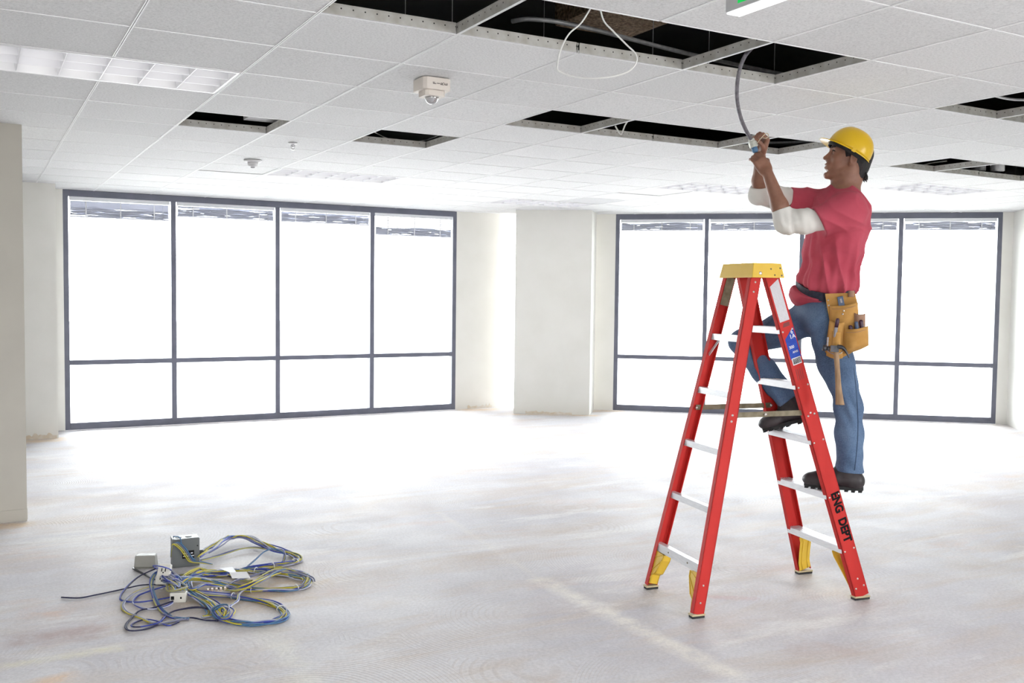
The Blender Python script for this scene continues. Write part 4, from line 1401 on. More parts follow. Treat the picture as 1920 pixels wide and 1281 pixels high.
# neck
nb = J['neck']
body.chain([H(-0.030, 0, -0.030), H(-0.036, 0, -0.085), nb + tF * -0.01], [0.058, 0.060, 0.070], 0.03)
body.cone(H(0.018, 0, -0.100), nb + tF * 0.045, 0.030, 0.038, 0.03)
body.ell(H(0.022, 0, -0.135), hax, sc3(0.016, 0.012, 0.014), 0.02)
for s in (-1, 1): body.cone(H(-0.030, s * 0.058, -0.055), nb + tF * 0.055 + tL * (s * 0.02) - UP * 0.02, 0.012, 0.012, 0.03)
# --- trunk and legs (under the clothes)
tax = (tF, tL, UP)
body.ell(J['chest'], tax, (0.105, 0.165, 0.20), 0.04)
body.ell(J['waist'], tax, (0.095, 0.135, 0.16), 0.05)
body.ell(J['pelvis'], tax, (0.095, 0.145, 0.11), 0.05)
body.chain([J['fsh'], nb - UP * 0.03, J['nsh']], [0.062, 0.07, 0.062], 0.04)
for a in 'nf': body.chain([J[a + 'hip'], J[a + 'knee'], J[a + 'ank']], [0.078, 0.054, 0.040], 0.02)
# --- arms
body.chain([J['nsh'], J['nelb']], [0.052, 0.040], 0.02)
nf = J['nelb'].lerp(J['nwr'], 0.35)
body.chain([J['nelb'], nf, J['nwr']], [0.040, 0.043, 0.0275], 0.02)
body.chain([J['fsh'], J['felb']], [0.052, 0.040], 0.02)
ff = J['felb'].lerp(J['fwr'], 0.35)
body.chain([J['felb'], ff, J['fwr']], [0.040, 0.041, 0.0270], 0.02)


def hand(F, wr, D, N, side, curls, spread=0.0, thumb=None, s=1.0):
    """a hand: D wrist to knuckles, N out of the palm, thumb on the side given by the left/right rule"""
    D = D.normalized(); N = (N - D * N.dot(D)).normalized()
    T = N.cross(D) if side == 'L' else D.cross(N)          # towards the thumb
    ax = (D, T, N)
    pc = wr + D * (0.050 * s)
    F.rbox(pc, ax, (0.046 * s, 0.038 * s, 0.015 * s), 0.013 * s, 0.02)
    F.ell(wr + D * (0.035 * s) + T * (0.026 * s) + N * (0.010 * s), ax, (0.032 * s, 0.018 * s, 0.018 * s), 0.014)
    F.ell(wr + D * (0.035 * s) - T * (0.022 * s) + N * (0.008 * s), ax, (0.034 * s, 0.014 * s, 0.015 * s), 0.014)
    tips = []
    for k, (L, rad) in enumerate(((0.094, 0.0098), (0.103, 0.0100), (0.095, 0.0096), (0.076, 0.0086))):
        off = (0.029 - 0.0195 * k) * s
        p = wr + D * ((0.090 - 0.004 * abs(k - 1)) * s) + T * off
        F.cone(p - D * 0.03 * s, p, 0.011 * s, rad * 1.08 * s, 0.006)
        a = 0.0
        q = p
        sp_ = spread * (1.5 - k)
        pts, rr_ = [p], [rad * 1.06 * s]
        for seg_, (fr, cu) in enumerate(zip((0.46, 0.30, 0.24), curls[k])):
            a += cu
            q = q + (D * math.cos(a) + N * math.sin(a) + T * (math.sin(sp_) * (0.6 if a < 1 else 0.0))).normalized() * (L * fr * s)
            pts.append(q); rr_.append(rad * (1.0, 0.94, 0.80)[seg_] * s)
        F.chain(pts, rr_, 0.0025)
        tips.append(q)
    # thumb from the side of the palm near its base
    t0 = wr + D * (0.028 * s) + T * (0.030 * s) + N * (0.008 * s)
    th = thumb or ((0.75, 0.62, 0.25), (0.85, 0.15, 0.5), (0.8, -0.1, 0.6))
    q = t0; pts, rr_ = [q], [0.0150 * s]
    for (cd, ct, cn_), L, rad in zip(th, (0.042, 0.034, 0.027), (0.0118, 0.0112, 0.0088)):
        q = q + (D * cd + T * ct + N * cn_).normalized() * (L * s)
        pts.append(q); rr_.append(rad * s)
    F.chain(pts, rr_, 0.004)
    return tips, q


# near (left) hand pinches the connector, palm turned to the left of the picture
nD = loc(-0.55, 0.0, 0.83)
nN = loc(-0.40, 0.78, 0.30)
hand(body, J['nwr'] + nD.normalized() * 0.004, nD, nN, 'L', [(0.55, 0.9, 0.5), (0.6, 0.9, 0.5), (0.55, 0.85, 0.4), (0.45, 0.7, 0.4)], 0.04, ((0.80, 0.40, 0.45), (0.75, -0.2, 0.75), (0.55, -0.5, 0.8)), 0.90)
# far (right) hand above it closes round the cable end
fD = mp(1437, 252, -0.14) - J['fwr']
fN = loc(-0.75, -0.55, 0.25)
hand(body, J['fwr'] + fD.normalized() * 0.004, fD, fN, 'R', [(0.9, 1.25, 0.8), (1.15, 1.35, 0.9), (1.3, 1.4, 0.9), (1.35, 1.4, 0.9)], 0.04, ((0.7, 0.35, 0.55), (0.6, -0.1, 0.9), (0.35, -0.5, 0.9)), 1.0)
body_o = body.build('body', M['skin'], person, 1)
body_o['label'] = 'brown skinned head, arms and hands'
del body

# eyes, brows, hair, teeth
M['eye'] = new_mat('eye_white', (0.26, 0.21, 0.19), 0.45)
M['iris'] = new_mat('iris', (0.012, 0.008, 0.006), 0.5)
for s in (-1, 1):
    c0 = H(0.0728, s * 0.0342, 0.009)
    mb = MB(); R_ = 0.0122 * HS
    mb.lathe([(R_ * math.sin(a), -R_ * math.cos(a)) for a in np.linspace(0.02, PI - 0.02, 14)], c0, hF, 18); ey = mb.build('eye', M['eye'], person)
    mb = MB(); gz = (hF * 0.93 + hU * 0.05 + hL * s * 0.16).normalized()
    mb.lathe([(0.0078, -0.0012), (0.0068, 0.0004), (0.004, 0.0016), (0, 0.002)], c0 + gz * (R_ - 0.0022), gz, 16); mb.build('iris', M['iris'], ey)
    pts = [H(0.0955, s * 0.013, 0.0265), H(0.0935, s * 0.026, 0.0320), H(0.0840, s * 0.042, 0.0330), H(0.0705, s * 0.0535, 0.0270)]
    mb = MB(); mb.tube(spline(pts, 5), [0.0032, 0.0036, 0.0040, 0.0042, 0.0044, 0.0045, 0.0045, 0.0044, 0.0043, 0.0042, 0.004, 0.0036, 0.0032, 0.0026, 0.002, 0.0014], 6); mb.build('eyebrow', M['hair'], person)
    # upper lash line
    pts = [H(0.0850, s * 0.021, 0.012), H(0.0872, s * 0.034, 0.0160), H(0.0790, s * 0.047, 0.0105)]
    mb = MB(); mb.tube(spline(pts, 5), 0.0022, 5); mb.build('eyelash', M['hair'], person)
for dz_, r_, w_ in ((-0.0572, 0.0042, 0.019), (-0.0722, 0.0048, 0.017)):
    pts = [H(0.0905 - 0.006, -w_, dz_ - (0.003 if r_ < 0.0045 else -0.003)), H(0.0985 if r_ < 0.0045 else 0.0955, 0, dz_), H(0.0905 - 0.006, w_, dz_ - (0.003 if r_ < 0.0045 else -0.003))]
    q = spline(pts, 6)
    mb = MB(); mb.tube(q, [0.0015 + (r_ - 0.0015) * math.sin(PI * i / (len(q) - 1)) for i in range(len(q))], 8); mb.build('lip', M['lip'], person)
lo, hi = bbox([hO], 0.17)
hair = Field(lo, hi, 0.0034)
hair.ell(H(-0.016, 0, 0.030), hax, sc3(0.101, 0.0815, 0.094), 0)
hair.ell(H(-0.072, 0, -0.035), hax, sc3(0.040, 0.058, 0.050), 0.03)
hair.cone(H(-0.072, -0.03, -0.07), H(-0.072, 0.03, -0.07), 0.024, 0.024, 0.02)
for s in (-1, 1): hair.cone(H(0.018, s * 0.072, 0.02), H(0.012, s * 0.0735, -0.010), 0.012, 0.006, 0.012)
hair.ripple(lambda X, Y, Z: 0.0016 * np.sin(X * 900 + Y * 300) * np.sin(Y * 700 - Z * 120))
fp = H(0.026, 0, 0.0)
hair.plane(fp, hF * 0.9 - hU * 0.42)                      # hairline at the temples and forehead
for s in (-1, 1): hair.ell(H(0.006, s * 0.085, -0.040), hax, sc3(0.034, 0.035, 0.042), 0.003, cut=True)   # clear of ears and cheeks
hair.build('hair', M['hair'], person, 1)
del hair
# tufts at the nape
for k in range(16):
    a = H(-0.095 + 0.004 * random.random(), -0.045 + 0.09 * k / 15, -0.045 - 0.02 * random.random())
    b_ = a + hF * (-0.012 - 0.02 * random.random()) - hU * (0.028 + 0.012 * random.random())
    mb = MB(); mb.tube([a, (a + b_) / 2 - hF * 0.004, b_], [0.0055, 0.0045, 0.0008], 6); mb.build('hair_tuft', M['hair'], person)

# --- shirt
lo, hi = bbox([J['fsh'], J['nsh'], J['neck'], J['pelvis'], mp(1470, 380, 0.05), mp(1530, 430, -0.25), mp(1500, 590, 0.0)], 0.17)
sh = Field(lo, hi, 0.005)
sh.ell(J['chest'] + tF * -0.004, tax, (0.140, 0.205, 0.235), 0)
sh.ell(mp(1557, 480, 0.0), tax, (0.134, 0.185, 0.16), 0.05)
sh.ell(mp(1549, 530, 0.0), tax, (0.150, 0.188, 0.135), 0.04)
sh.chain([J['fsh'], J['neck'] - UP * 0.040 - tF * 0.015, J['nsh']], [0.082, 0.066, 0.086], 0.04)
sh.cone(J['neck'] - UP * 0.07, J['neck'] - UP * 0.025 - tF * 0.012, 0.082, 0.070, 0.03)
sh.ell(J['chest'] - tF * 0.06 + UP * 0.06 + tL * 0.06, tax, (0.09, 0.11, 0.13), 0.05)
# sleeves
nh = mp(1538, 418, -0.20)
nd_ = (J['nelb'] - J['nsh']).normalized()
fh = mp(1479, 371, 0.08)
fd_ = (J['felb'] - J['fsh']).normalized()


def cr(x): return np.abs(np.sin(x / 2)) ** 0.75 * 1.9 - 1.2


def folds(X, Y, Z):
    P = [X - J['chest'].x, Y - J['chest'].y, Z - J['chest'].z]
    f = P[0] * tF.x + P[1] * tF.y + 0 * Z; l = P[0] * tL.x + P[1] * tL.y + 0 * Z; z = P[2]
    th_ = np.arctan2(l, f)
    low = np.clip((-z + 0.02) / 0.25, 0, 1)
    a = 0.0105 * low * cr(th_ * 11 + 6 * z + 1.6 * np.sin(9 * z + 2 * th_)) + 0.004 * low * np.sin(th_ * 19 - 8 * z + 2.0)
    b_ = 0.0055 * cr(30 * (z * 1.1 + 0.6 * f - 0.35 * l) + 2.2 * np.sin(8 * f + 5 * l)) * np.clip(1 - np.abs(z) / 0.30, 0, 1)
    c_ = 0.0055 * cr(60 * (0.55 * z - 0.8 * f + 0.3 * l) + 1.5 * np.sin(17 * l)) * np.clip((z - 0.02) / 0.1, 0, 1)
    d_ = 0.0080 * cr(52 * (0.35 * f + z * 0.9) + 2.5 * np.sin(10 * f + 3)) * np.clip((l - 0.02) / 0.1, 0, 1) * np.exp(-((z + 0.04) / 0.10) ** 2)
    e_ = 0.0085 * cr(74 * (f * 0.75 + z * 0.5) + 2.5 * np.sin(9 * z + 14 * l)) * np.clip((0.10 - l) / 0.1, 0, 1) * np.clip((z + 0.02) / 0.08, 0, 1)
    return a + b_ + c_ + d_ + e_


sh.ripple(folds)
hn = loc(-0.86, -0.1, -0.46).normalized()
for a_, h_pt, d_a, n_a, r0_, r1_ in ((J['nsh'], nh, nd_, hn, 0.090, 0.078), (J['fsh'], fh, fd_, fd_, 0.080, 0.062)):
    tmp = Field(lo, hi, 0.005)
    tmp.cone(a_, h_pt + d_a * 0.08, r0_, r1_, 0)
    tmp.ripple(lambda X, Y, Z: 0.0065 * cr(66 * (X * 0.4 - Y * 0.6) + 45 * Z + 2 * np.sin(25 * Z)))
    tmp.plane(h_pt, n_a)
    sh._join((slice(None),) * 3, tmp.D, 0.045)
    del tmp
# gather above the belt
bF, bLf, bB = mp(1493, 541, -0.06), mp(1560, 562, -0.19), mp(1601, 531, 0.02)
bn = (bLf - bF).cross(bB - bF).normalized()
if bn.z < 0: bn = -bn
bc_ = (bF + bB) / 2
s1_, s2_, s3_ = mp(1493, 534, -0.06), mp(1560, 561, -0.18), mp(1606, 549, 0.02)
sn_ = (s2_ - s1_).cross(s3_ - s1_).normalized()
if sn_.z < 0: sn_ = -sn_
sh.plane(s1_, -sn_, None, 0.02)
sh.build('shirt', M['shirt'], person, 1)
del sh
# collar band
q = []
for k in range(28):
    a = 2 * PI * k / 28
    q.append(J['neck'] + tF * (0.074 * math.cos(a) - 0.006) + tL * (0.076 * math.sin(a)) + UP * (-0.016 - 0.034 * max(0, math.cos(a)) + 0.014 * max(0, -math.cos(a))))
mb = MB(); mb.tube(q, 0.0075, 8, closed=True); mb.build('collar', M['shirt'], person)
# shirt tail below the belt
lo, hi = bbox([bF, bLf, bB, J['pelvis']], 0.16)
tl = Field(lo, hi, 0.005)
tl.ell(mp(1533, 552, 0.0), tax, (0.142, 0.180, 0.085), 0)
tl.ripple(lambda X, Y, Z: 0.005 * np.sin(30 * X - 34 * Y + 60 * Z + 2 * np.sin(40 * X)) + 0.003 * np.sin(70 * Z + 25 * Y))
tl.plane(bc_ - bn * 0.012, bn)
tl.plane(mp(1548, 566, -0.15), -tF)                        # only the front half hangs out
tl.build('shirt_tail', M['shirt'], person, 1)
del tl
# --- white undershirt sleeves
ncuff = J['nelb'].lerp(J['nwr'], 0.20); fcuff = J['felb'].lerp(J['fwr'], 0.22)
for nm, pts, rad, cut, box_, cdir in (('near', [nh - nd_ * 0.03, mp(1508, 415, -0.215), J['nelb'] + UP * 0.006, J['nelb'].lerp(J['nwr'], 0.34)], [0.046, 0.062, 0.058, 0.049], mp(1461, 394, -0.225), None, (J['nwr'] - J['nelb']).normalized()),
                                      ('far', [fh - fd_ * 0.03, mp(1452, 369, 0.04), J['felb'] + UP * 0.004, J['felb'].lerp(J['fwr'], 0.5)], [0.056, 0.059, 0.055, 0.043], mp(1421, 349, -0.02), None, (J['fwr'] - J['felb']).normalized())):
    lo, hi = bbox(pts, 0.10)
    us = Field(lo, hi, 0.0045)
    us.chain(pts, rad, 0.03)
    us.ripple(lambda X, Y, Z: 0.0022 * np.sin(75 * (X - Y) * 0.7 + 50 * Z + 2.0 * np.sin(30 * Z + 20 * X)) + 0.0009 * np.sin(120 * (X - Y) + 30 * Z))
    us.plane(cut, cdir)
    us.build('undershirt_sleeve', M['white_cotton'], person, 1)
    del us

# --- jeans
lo, hi = bbox([J[k] for k in ('nhip', 'nknee', 'nank', 'fhip', 'fknee', 'fank', 'pelvis', 'waist')], 0.15)
je = Field(lo, hi, 0.005)
je.ell(J['pelvis'] - UP * 0.002, tax, (0.122, 0.165, 0.125), 0)
je.ell(J['pelvis'] - tF * 0.05 - UP * 0.05, tax, (0.10, 0.150, 0.11), 0.05)
je.chain([J['nhip'] + UP * 0.03, J['nhip'].lerp(J['nknee'], 0.5), J['nknee'], J['nknee'].lerp(J['nank'], 0.5), J['nank'] - UP * 0.05], [0.100, 0.090, 0.068, 0.068, 0.074], 0.04)
je.chain([J['fhip'] + UP * 0.02, J['fhip'].lerp(J['fknee'], 0.5), J['fknee']], [0.098, 0.086, 0.066], 0.04)
je.chain([J['fknee'], J['fknee'].lerp(J['fank'], 0.5), J['fank'] + (J['fank'] - J['fknee']) * 0.2], [0.066, 0.068, 0.062], 0.03)


def jfold(X, Y, Z):
    r_ = (X * ER.x + Y * ER.y); 
    zk = Z - J['nknee'].z
    za = Z - J['nank'].z
    a = 0.0040 * np.exp(-(zk / 0.11) ** 2) * np.sin(48 * zk + 62 * r_ + 2 * np.sin(30 * r_))
    a = a + 0.0045 * np.exp(-((za + 0.01) / 0.07) ** 2) * np.sin(50 * za + 44 * r_ + 2 * np.sin(24 * r_))
    zp = Z - J['pelvis'].z
    a = a + 0.005 * np.exp(-((zp + 0.08) / 0.10) ** 2) * np.sin(46 * zp - 58 * r_ + 1.2)
    return a + 0.0020 * np.sin(15 * Z + 47 * r_ + 3 * np.sin(11 * Z))


je.ripple(jfold)
je.plane(bc_ - bn * 0.008, bn)
je.plane(mp(1594, 884, -0.10), (-UP - ER * 0.05).normalized(), bbox([J['nank'] - UP * 0.06], 0.12))
fc = (J['fank'] - J['fknee']).normalized()
je.plane(J['fank'] + fc * 0.000, fc, bbox([J['fank'] + fc * 0.06], 0.10))
jo = je.build('jeans', M['denim'], person, 1)
del je
# outer side seam and pocket edge stitched on the near leg
M['seam'] = new_mat('denim_seam', (0.055, 0.09, 0.16), 0.85)
M['thread'] = new_mat('gold_thread', (0.42, 0.27, 0.12), 0.8)

for nm, pp_, rr_, mt in (('side_seam', [(1598, y_, 0) if False else (1601 + 8 * math.sin((y_ - 690) / 70.0) - 0.02 * max(0, y_ - 800), y_, 0) for y_ in range(690, 883, 8)], 0.0022, 'seam'),):
    # the seam is laid onto the denim surface from outside
    dg_ = bpy.context.evaluated_depsgraph_get()
    pts = []
    for x, y, v_ in pp_:
        o_ = mp(x, y, -0.5); e_ = mp(x, y, 0.1)
        ok, hit, nr, fi = jo.ray_cast(jo.matrix_world.inverted() @ o_, (e_ - o_).normalized())
        if ok: pts.append(jo.matrix_world @ hit + (o_ - e_).normalized() * 0.0014)
    if len(pts) > 2:
        mb = MB(); mb.tube(spline(pts, 6), rr_, 6); mb.build(nm, M[mt], jo)
# --- belt
def belt_pt(a, out, h):
    c_ = (bF + bB) / 2
    c_ = Vector((J['waist'].x, J['waist'].y, 0)) * 0.0 + mp(1546, 552, 0.0)
    p = c_ + tF * ((0.138 + out) * math.cos(a)) + tL * ((0.176 + out) * math.sin(a))
    z = bF.z - ((p - bF).x * bn.x + (p - bF).y * bn.y) / bn.z
    return Vector((p.x, p.y, z + h))


mb = MB(); K = 56
vs, fs = [], []
for k in range(K):
    a = 2 * PI * k / K
    vs += [belt_pt(a, 0, -0.022), belt_pt(a, 0.005, -0.022), belt_pt(a, 0.005, 0.022), belt_pt(a, 0, 0.022)]
for k in range(K):
    a, b_ = 4 * k, 4 * ((k + 1) % K)
    for q in range(4): fs.append((a + q, b_ + q, b_ + (q + 1) % 4, a + (q + 1) % 4)[::-1])
mb.add(vs, fs, False); be = mb.build('belt', M['belt'], person)


# --- boots
def boot(name, toe, heel, up, yaw_l, ank, label):
    T = (toe - heel); L = T.length; T = T.normalized()
    U = (up - T * up.dot(T)).normalized(); W = U.cross(T)
    ax = (T, W, U)
    r = person
    lo, hi = bbox([toe, heel, ank], 0.12)
    F = Field(lo, hi, 0.0036)

    def B(t, w_, u): return heel + T * (L * t) + W * w_ + U * u
    F.chain([B(0.13, 0, 0.060), B(0.45, 0, 0.062), B(0.72, 0.004, 0.052), B(0.88, 0.004, 0.046)], [0.044, 0.043, 0.042, 0.035], 0.02)
    F.ell(B(0.78, 0.004, 0.045), ax, (0.075, 0.050, 0.036), 0.02)
    F.ell(B(0.15, 0, 0.05), ax, (0.044, 0.040, 0.05), 0.02)
    F.cone(B(0.24, 0, 0.07), ank, 0.046, 0.048, 0.03)
    F.cone(B(0.45, 0, 0.070), ank + T * 0.02 - U * 0.02, 0.034, 0.040, 0.03)
    F.plane(B(0, 0, 0.022), -U)
    bo = F.build('boot', M['boot'], r, 1); bo['label'] = label
    del F
    # lugged sole following the boot outline
    out = []
    for k in range(28):
        a = 2 * PI * k / 28
        t = 0.5 + 0.5 * math.cos(a)
        hw = (0.036 + 0.012 * math.sin(PI * min(1, max(0, (t - 0.25) / 0.75)) ** 0.8))
        out.append((t * (L - 0.0) / L, hw * math.copysign(abs(math.sin(a)) ** 0.55, math.sin(a))))
    mb = MB(); mb.extrude([B(t, w_, 0.008) for t, w_ in out], U * 0.019); so = mb.build('sole', M['sole'], bo, 0.002)
    for t in np.linspace(0.05, 0.95, 9):
        hw = 0.030 if 0.1 < t < 0.9 else 0.018
        if 0.33 < t < 0.45: continue
        mb = MB(); mb.obox(B(t, 0, 0.004), T * 0.009, W * (hw + 0.010), U * 0.0045); mb.build('lug', M['sole'], so)
    for k in range(4):
        t = 0.40 + 0.075 * k; u = 0.118 - 0.014 * k
        pts = [B(t, -0.030, u - 0.020), B(t + 0.02, 0, u - 0.006 + 0.004), B(t, 0.030, u - 0.020)]
        mb = MB(); mb.tube(spline(pts, 5), 0.0022, 6); mb.build('lace', M['suede_dark'], bo)
    return bo


def setz(p, z): return Vector((p.x, p.y, z))


boot('n', setz(mp(1507, 918, -0.085), 0.5785), setz(mp(1619, 919, -0.125), 0.5785), UP, 0, J['nank'] + UP * 0.02, 'black work boot on the second step')
boot('f', mp(1431, 807, 0.02) - UP * 0.012, mp(1528, 783, -0.01) - UP * 0.012, (UP + ER * 0.1), 0, J['fank'] - (J['fank'] - J['fknee']).normalized() * 0.01, 'black work boot raised on the third step')

# ================================================================== hard hat
ha = math.radians(30)
gF = hF0 * math.cos(ha) + UP * math.sin(ha); gL = hL; gU = gF.cross(gL)
hc = mp(1591, 285, 0.0)
hat = empty('hard_hat', hc, 'yellow hard hat on the head of the worker', 'hard hat')
mb = MB(); nu, nv_ = 48, 16
LX, LY, LZ = 0.122, 0.106, 0.128


def hat_pt(a, e, inset):
    ce, se = math.cos(e), math.sin(e)
    rr_ = ce ** 0.80 if ce > 0 else 0
    ridge = 0.004 * math.exp(-((math.sin(a) * rr_ * LY) / 0.016) ** 2) * se
    return hc + gF * ((LX - inset) * rr_ * math.cos(a)) + gL * ((LY - inset) * rr_ * math.sin(a)) + gU * ((LZ - inset) * se + ridge)


def shell(inset, flip):
    vs = [hat_pt(2 * PI * k / nu, (PI / 2) * i / nv_, inset) for i in range(nv_) for k in range(nu)] + [hat_pt(0, PI / 2, inset)]
    fs = [(i * nu + k, i * nu + (k + 1) % nu, (i + 1) * nu + (k + 1) % nu, (i + 1) * nu + k) for i in range(nv_ - 1) for k in range(nu)]
    fs += [((nv_ - 1) * nu + k, (nv_ - 1) * nu + (k + 1) % nu, nv_ * nu) for k in range(nu)]
    return vs, [f[::-1] for f in fs] if flip else fs


v0, f0 = shell(0, False); v1, f1 = shell(0.004, True)
n0 = len(v0)
mb.add(v0 + v1, f0 + [tuple(i + n0 for i in f) for f in f1] + [(k, n0 + k, n0 + (k + 1) % nu, (k + 1) % nu) for k in range(nu)], True)
mb.build('shell', M['hat'], hat)
# rain rim all round, growing into the peak in front
vs, fs = [], []
for k in range(nu):
    a = 2 * PI * k / nu
    ca = max(0.0, math.cos(a))
    wd = 0.006 + 0.040 * ca ** 1.5
    o = gF * math.cos(a) + gL * math.sin(a)
    p = hat_pt(a, 0.0, 0.003); 
    q = p + o * wd + gU * (-0.004 - 0.006 * ca)
    vs += [p + gU * 0.003, q + gU * 0.001, q - gU * 0.003, p - gU * 0.003]
for k in range(nu):
    a, b_ = 4 * k, 4 * ((k + 1) % nu)
    for q in range(4): fs.append((a + q, b_ + q, b_ + (q + 1) % 4, a + (q + 1) % 4)[::-1])
mb = MB(); mb.add(vs, fs, False); mb.build('peak', M['hat'], hat)
for s in (-1, 1):
    p = hat_pt(s * PI * 0.52, 0.02, -0.002)
    mb = MB(); mb.obox(p - gU * 0.004, gF * 0.010, gL * 0.003, gU * 0.010); mb.build('slot', M['hat'], hat, 0.002)
# headband of the suspension inside
vs, fs = [], []
for k in range(nu):
    a = 2 * PI * k / nu
    for rr_, zz in ((0.0, -0.018), (0.0, 0.02), (0.003, 0.02), (0.003, -0.018)):
        vs.append(hc + gF * ((0.112 - rr_) * math.cos(a)) + gL * ((0.0925 - rr_) * math.sin(a)) + gU * (zz - 0.010 * (1 - math.cos(a)) * 0.5))
for k in range(nu):
    a, b_ = 4 * k, 4 * ((k + 1) % nu)
    for q in range(4): fs.append((a + q, b_ + q, b_ + (q + 1) % 4, a + (q + 1) % 4))
mb = MB(); mb.add(vs, fs, True); mb.build('headband', M['sole'], hat)

# ================================================================== tool pouch and tools
VP = -0.205


def sheet(name, fn, nu_, nt_, thick, mat, parent, outdir):
    """curved shell fn(u, t) with thickness along outdir"""
    vs, fs = [], []
    for side in (0, 1):
        for i in range(nt_ + 1):
            for k in range(nu_ + 1):
                vs.append(fn(k / nu_, i / nt_) - outdir * (thick * side))
    N_ = (nu_ + 1) * (nt_ + 1)
    def id_(s, i, k): return s * N_ + i * (nu_ + 1) + k
    for i in range(nt_):
        for k in range(nu_):
            fs.append((id_(0, i, k), id_(0, i + 1, k), id_(0, i + 1, k + 1), id_(0, i, k + 1)))
            fs.append((id_(1, i, k), id_(1, i, k + 1), id_(1, i + 1, k + 1), id_(1, i + 1, k)))
    for k in range(nu_):
        fs.append((id_(0, 0, k), id_(0, 0, k + 1), id_(1, 0, k + 1), id_(1, 0, k)))
        fs.append((id_(0, nt_, k), id_(1, nt_, k), id_(1, nt_, k + 1), id_(0, nt_, k + 1)))
    for i in range(nt_):
        fs.append((id_(0, i, 0), id_(1, i, 0), id_(1, i + 1, 0), id_(0, i + 1, 0)))
        fs.append((id_(0, i, nu_), id_(0, i + 1, nu_), id_(1, i + 1, nu_), id_(1, i, nu_)))
    mb = MB(); mb.add(vs, fs, True)
    me = mb.mesh(name)
    bm = bmesh.new(); bm.from_mesh(me); bmesh.ops.recalc_face_normals(bm, faces=bm.faces); bm.to_mesh(me); bm.free()
    return put(name, me, mat, parent)


OUT = -EV
pouch = empty('tool_pouch', mp(1577, 556, VP), 'tan suede tool pouch hanging at the left hip of the worker', 'tool pouch')
pts = [(1547, 551), (1603, 549), (1609, 572), (1610, 600), (1613, 640), (1596, 662), (1574, 673), (1556, 670), (1547, 660), (1552, 622), (1555, 600), (1550, 572)]
mb = MB(); mb.extrude([mp(x, y, VP) for x, y in pts], OUT * 0.006); mb.build('back_panel', M['suede'], pouch)


def pocket(name, tl, tr, bl, br, bulge, vb, mat, sag=3.0):
    def fn(u, t):
        xl = tl[0] + (bl[0] - tl[0]) * t; xr = tr[0] + (br[0] - tr[0]) * t
        yt = tl[1] + (tr[1] - tl[1]) * u; yb = bl[1] + (br[1] - bl[1]) * u
        yt += sag * math.sin(PI * u); yb += 3.5 * math.sin(PI * u)
        prof = math.sin(PI * (0.02 + 0.96 * u)) ** 0.55
        close = (1 - max(0.0, (t - 0.72) / 0.28) ** 2.2) * (0.86 + 0.14 * math.sin(PI * min(1, t * 1.1)))
        return mp(xl + (xr - xl) * u, yt + (yb - yt) * t, vb - bulge * prof * close - 0.004)
    return sheet(name, fn, 16, 12, 0.0035, mat, pouch, OUT)


pocket('rear_pocket', (1598, 585), (1623, 588), (1600, 640), (1622, 636), 0.045, VP - 0.006, M['suede_dark'])
pA = pocket('upper_pocket', (1556, 573), (1609, 567), (1553, 664), (1611, 655), 0.040, VP - 0.006, M['suede'])
pB = pocket('narrow_pocket', (1555, 601), (1584, 604), (1549, 667), (1580, 672), 0.030, VP - 0.042, M['suede'])
pC = pocket('large_pocket', (1582, 617), (1628, 611), (1576, 664), (1629, 648), 0.055, VP - 0.036, M['suede'])
pD = pocket('pen_sleeve', (1561, 621), (1577, 623), (1560, 650), (1576, 652), 0.014, VP - 0.074, M['suede'], 1.0)
# stitching along the pocket mouths and rivets
for a, b_, vv in (((1558, 579), (1607, 573), VP - 0.050), ((1584, 623), (1626, 617), VP - 0.098)):
    p = [mp(a[0] + (b_[0] - a[0]) * t, a[1] + (b_[1] - a[1]) * t + 3.0 * math.sin(PI * t), vv + 0.03 * (1 - math.sin(PI * (0.06 + 0.88 * t)) ** 0.55)) for t in np.linspace(0.04, 0.96, 12)]
    mb = MB(); mb.tube(p, 0.0011, 5); mb.build('stitching', M['suede_dark'], pouch)
for x, y, vv in ((1553, 563, VP - 0.007), (1554, 573, VP - 0.010), (1582, 583, VP - 0.050), (1580, 589, VP - 0.050)):
    mb = MB(); mb.lathe([(0.005, 0), (0.0045, 0.0022), (0, 0.003)], mp(x, y, vv), OUT, 10); mb.build('rivet', M['rivet'], pouch)
# steel hammer loop
mb = MB(); mb.tube(spline([mp(1551, 640, VP - 0.008), mp(1550, 655, VP - 0.055), mp(1563, 664, VP - 0.085), mp(1577, 662, VP - 0.085), mp(1580, 652, VP - 0.05), mp(1579, 642, VP - 0.008)], 6), 0.003, 8); mb.build('hammer_loop', M['chrome'], pouch)
# rolled leather tool loop at the top
mb = MB(); mb.lathe([(0.014, 0), (0.015, 0.004), (0.015, 0.03), (0.013, 0.032)], mp(1596, 557, VP - 0.022), UP, 14); mb.build('tool_loop', M['suede_dark'], pouch)

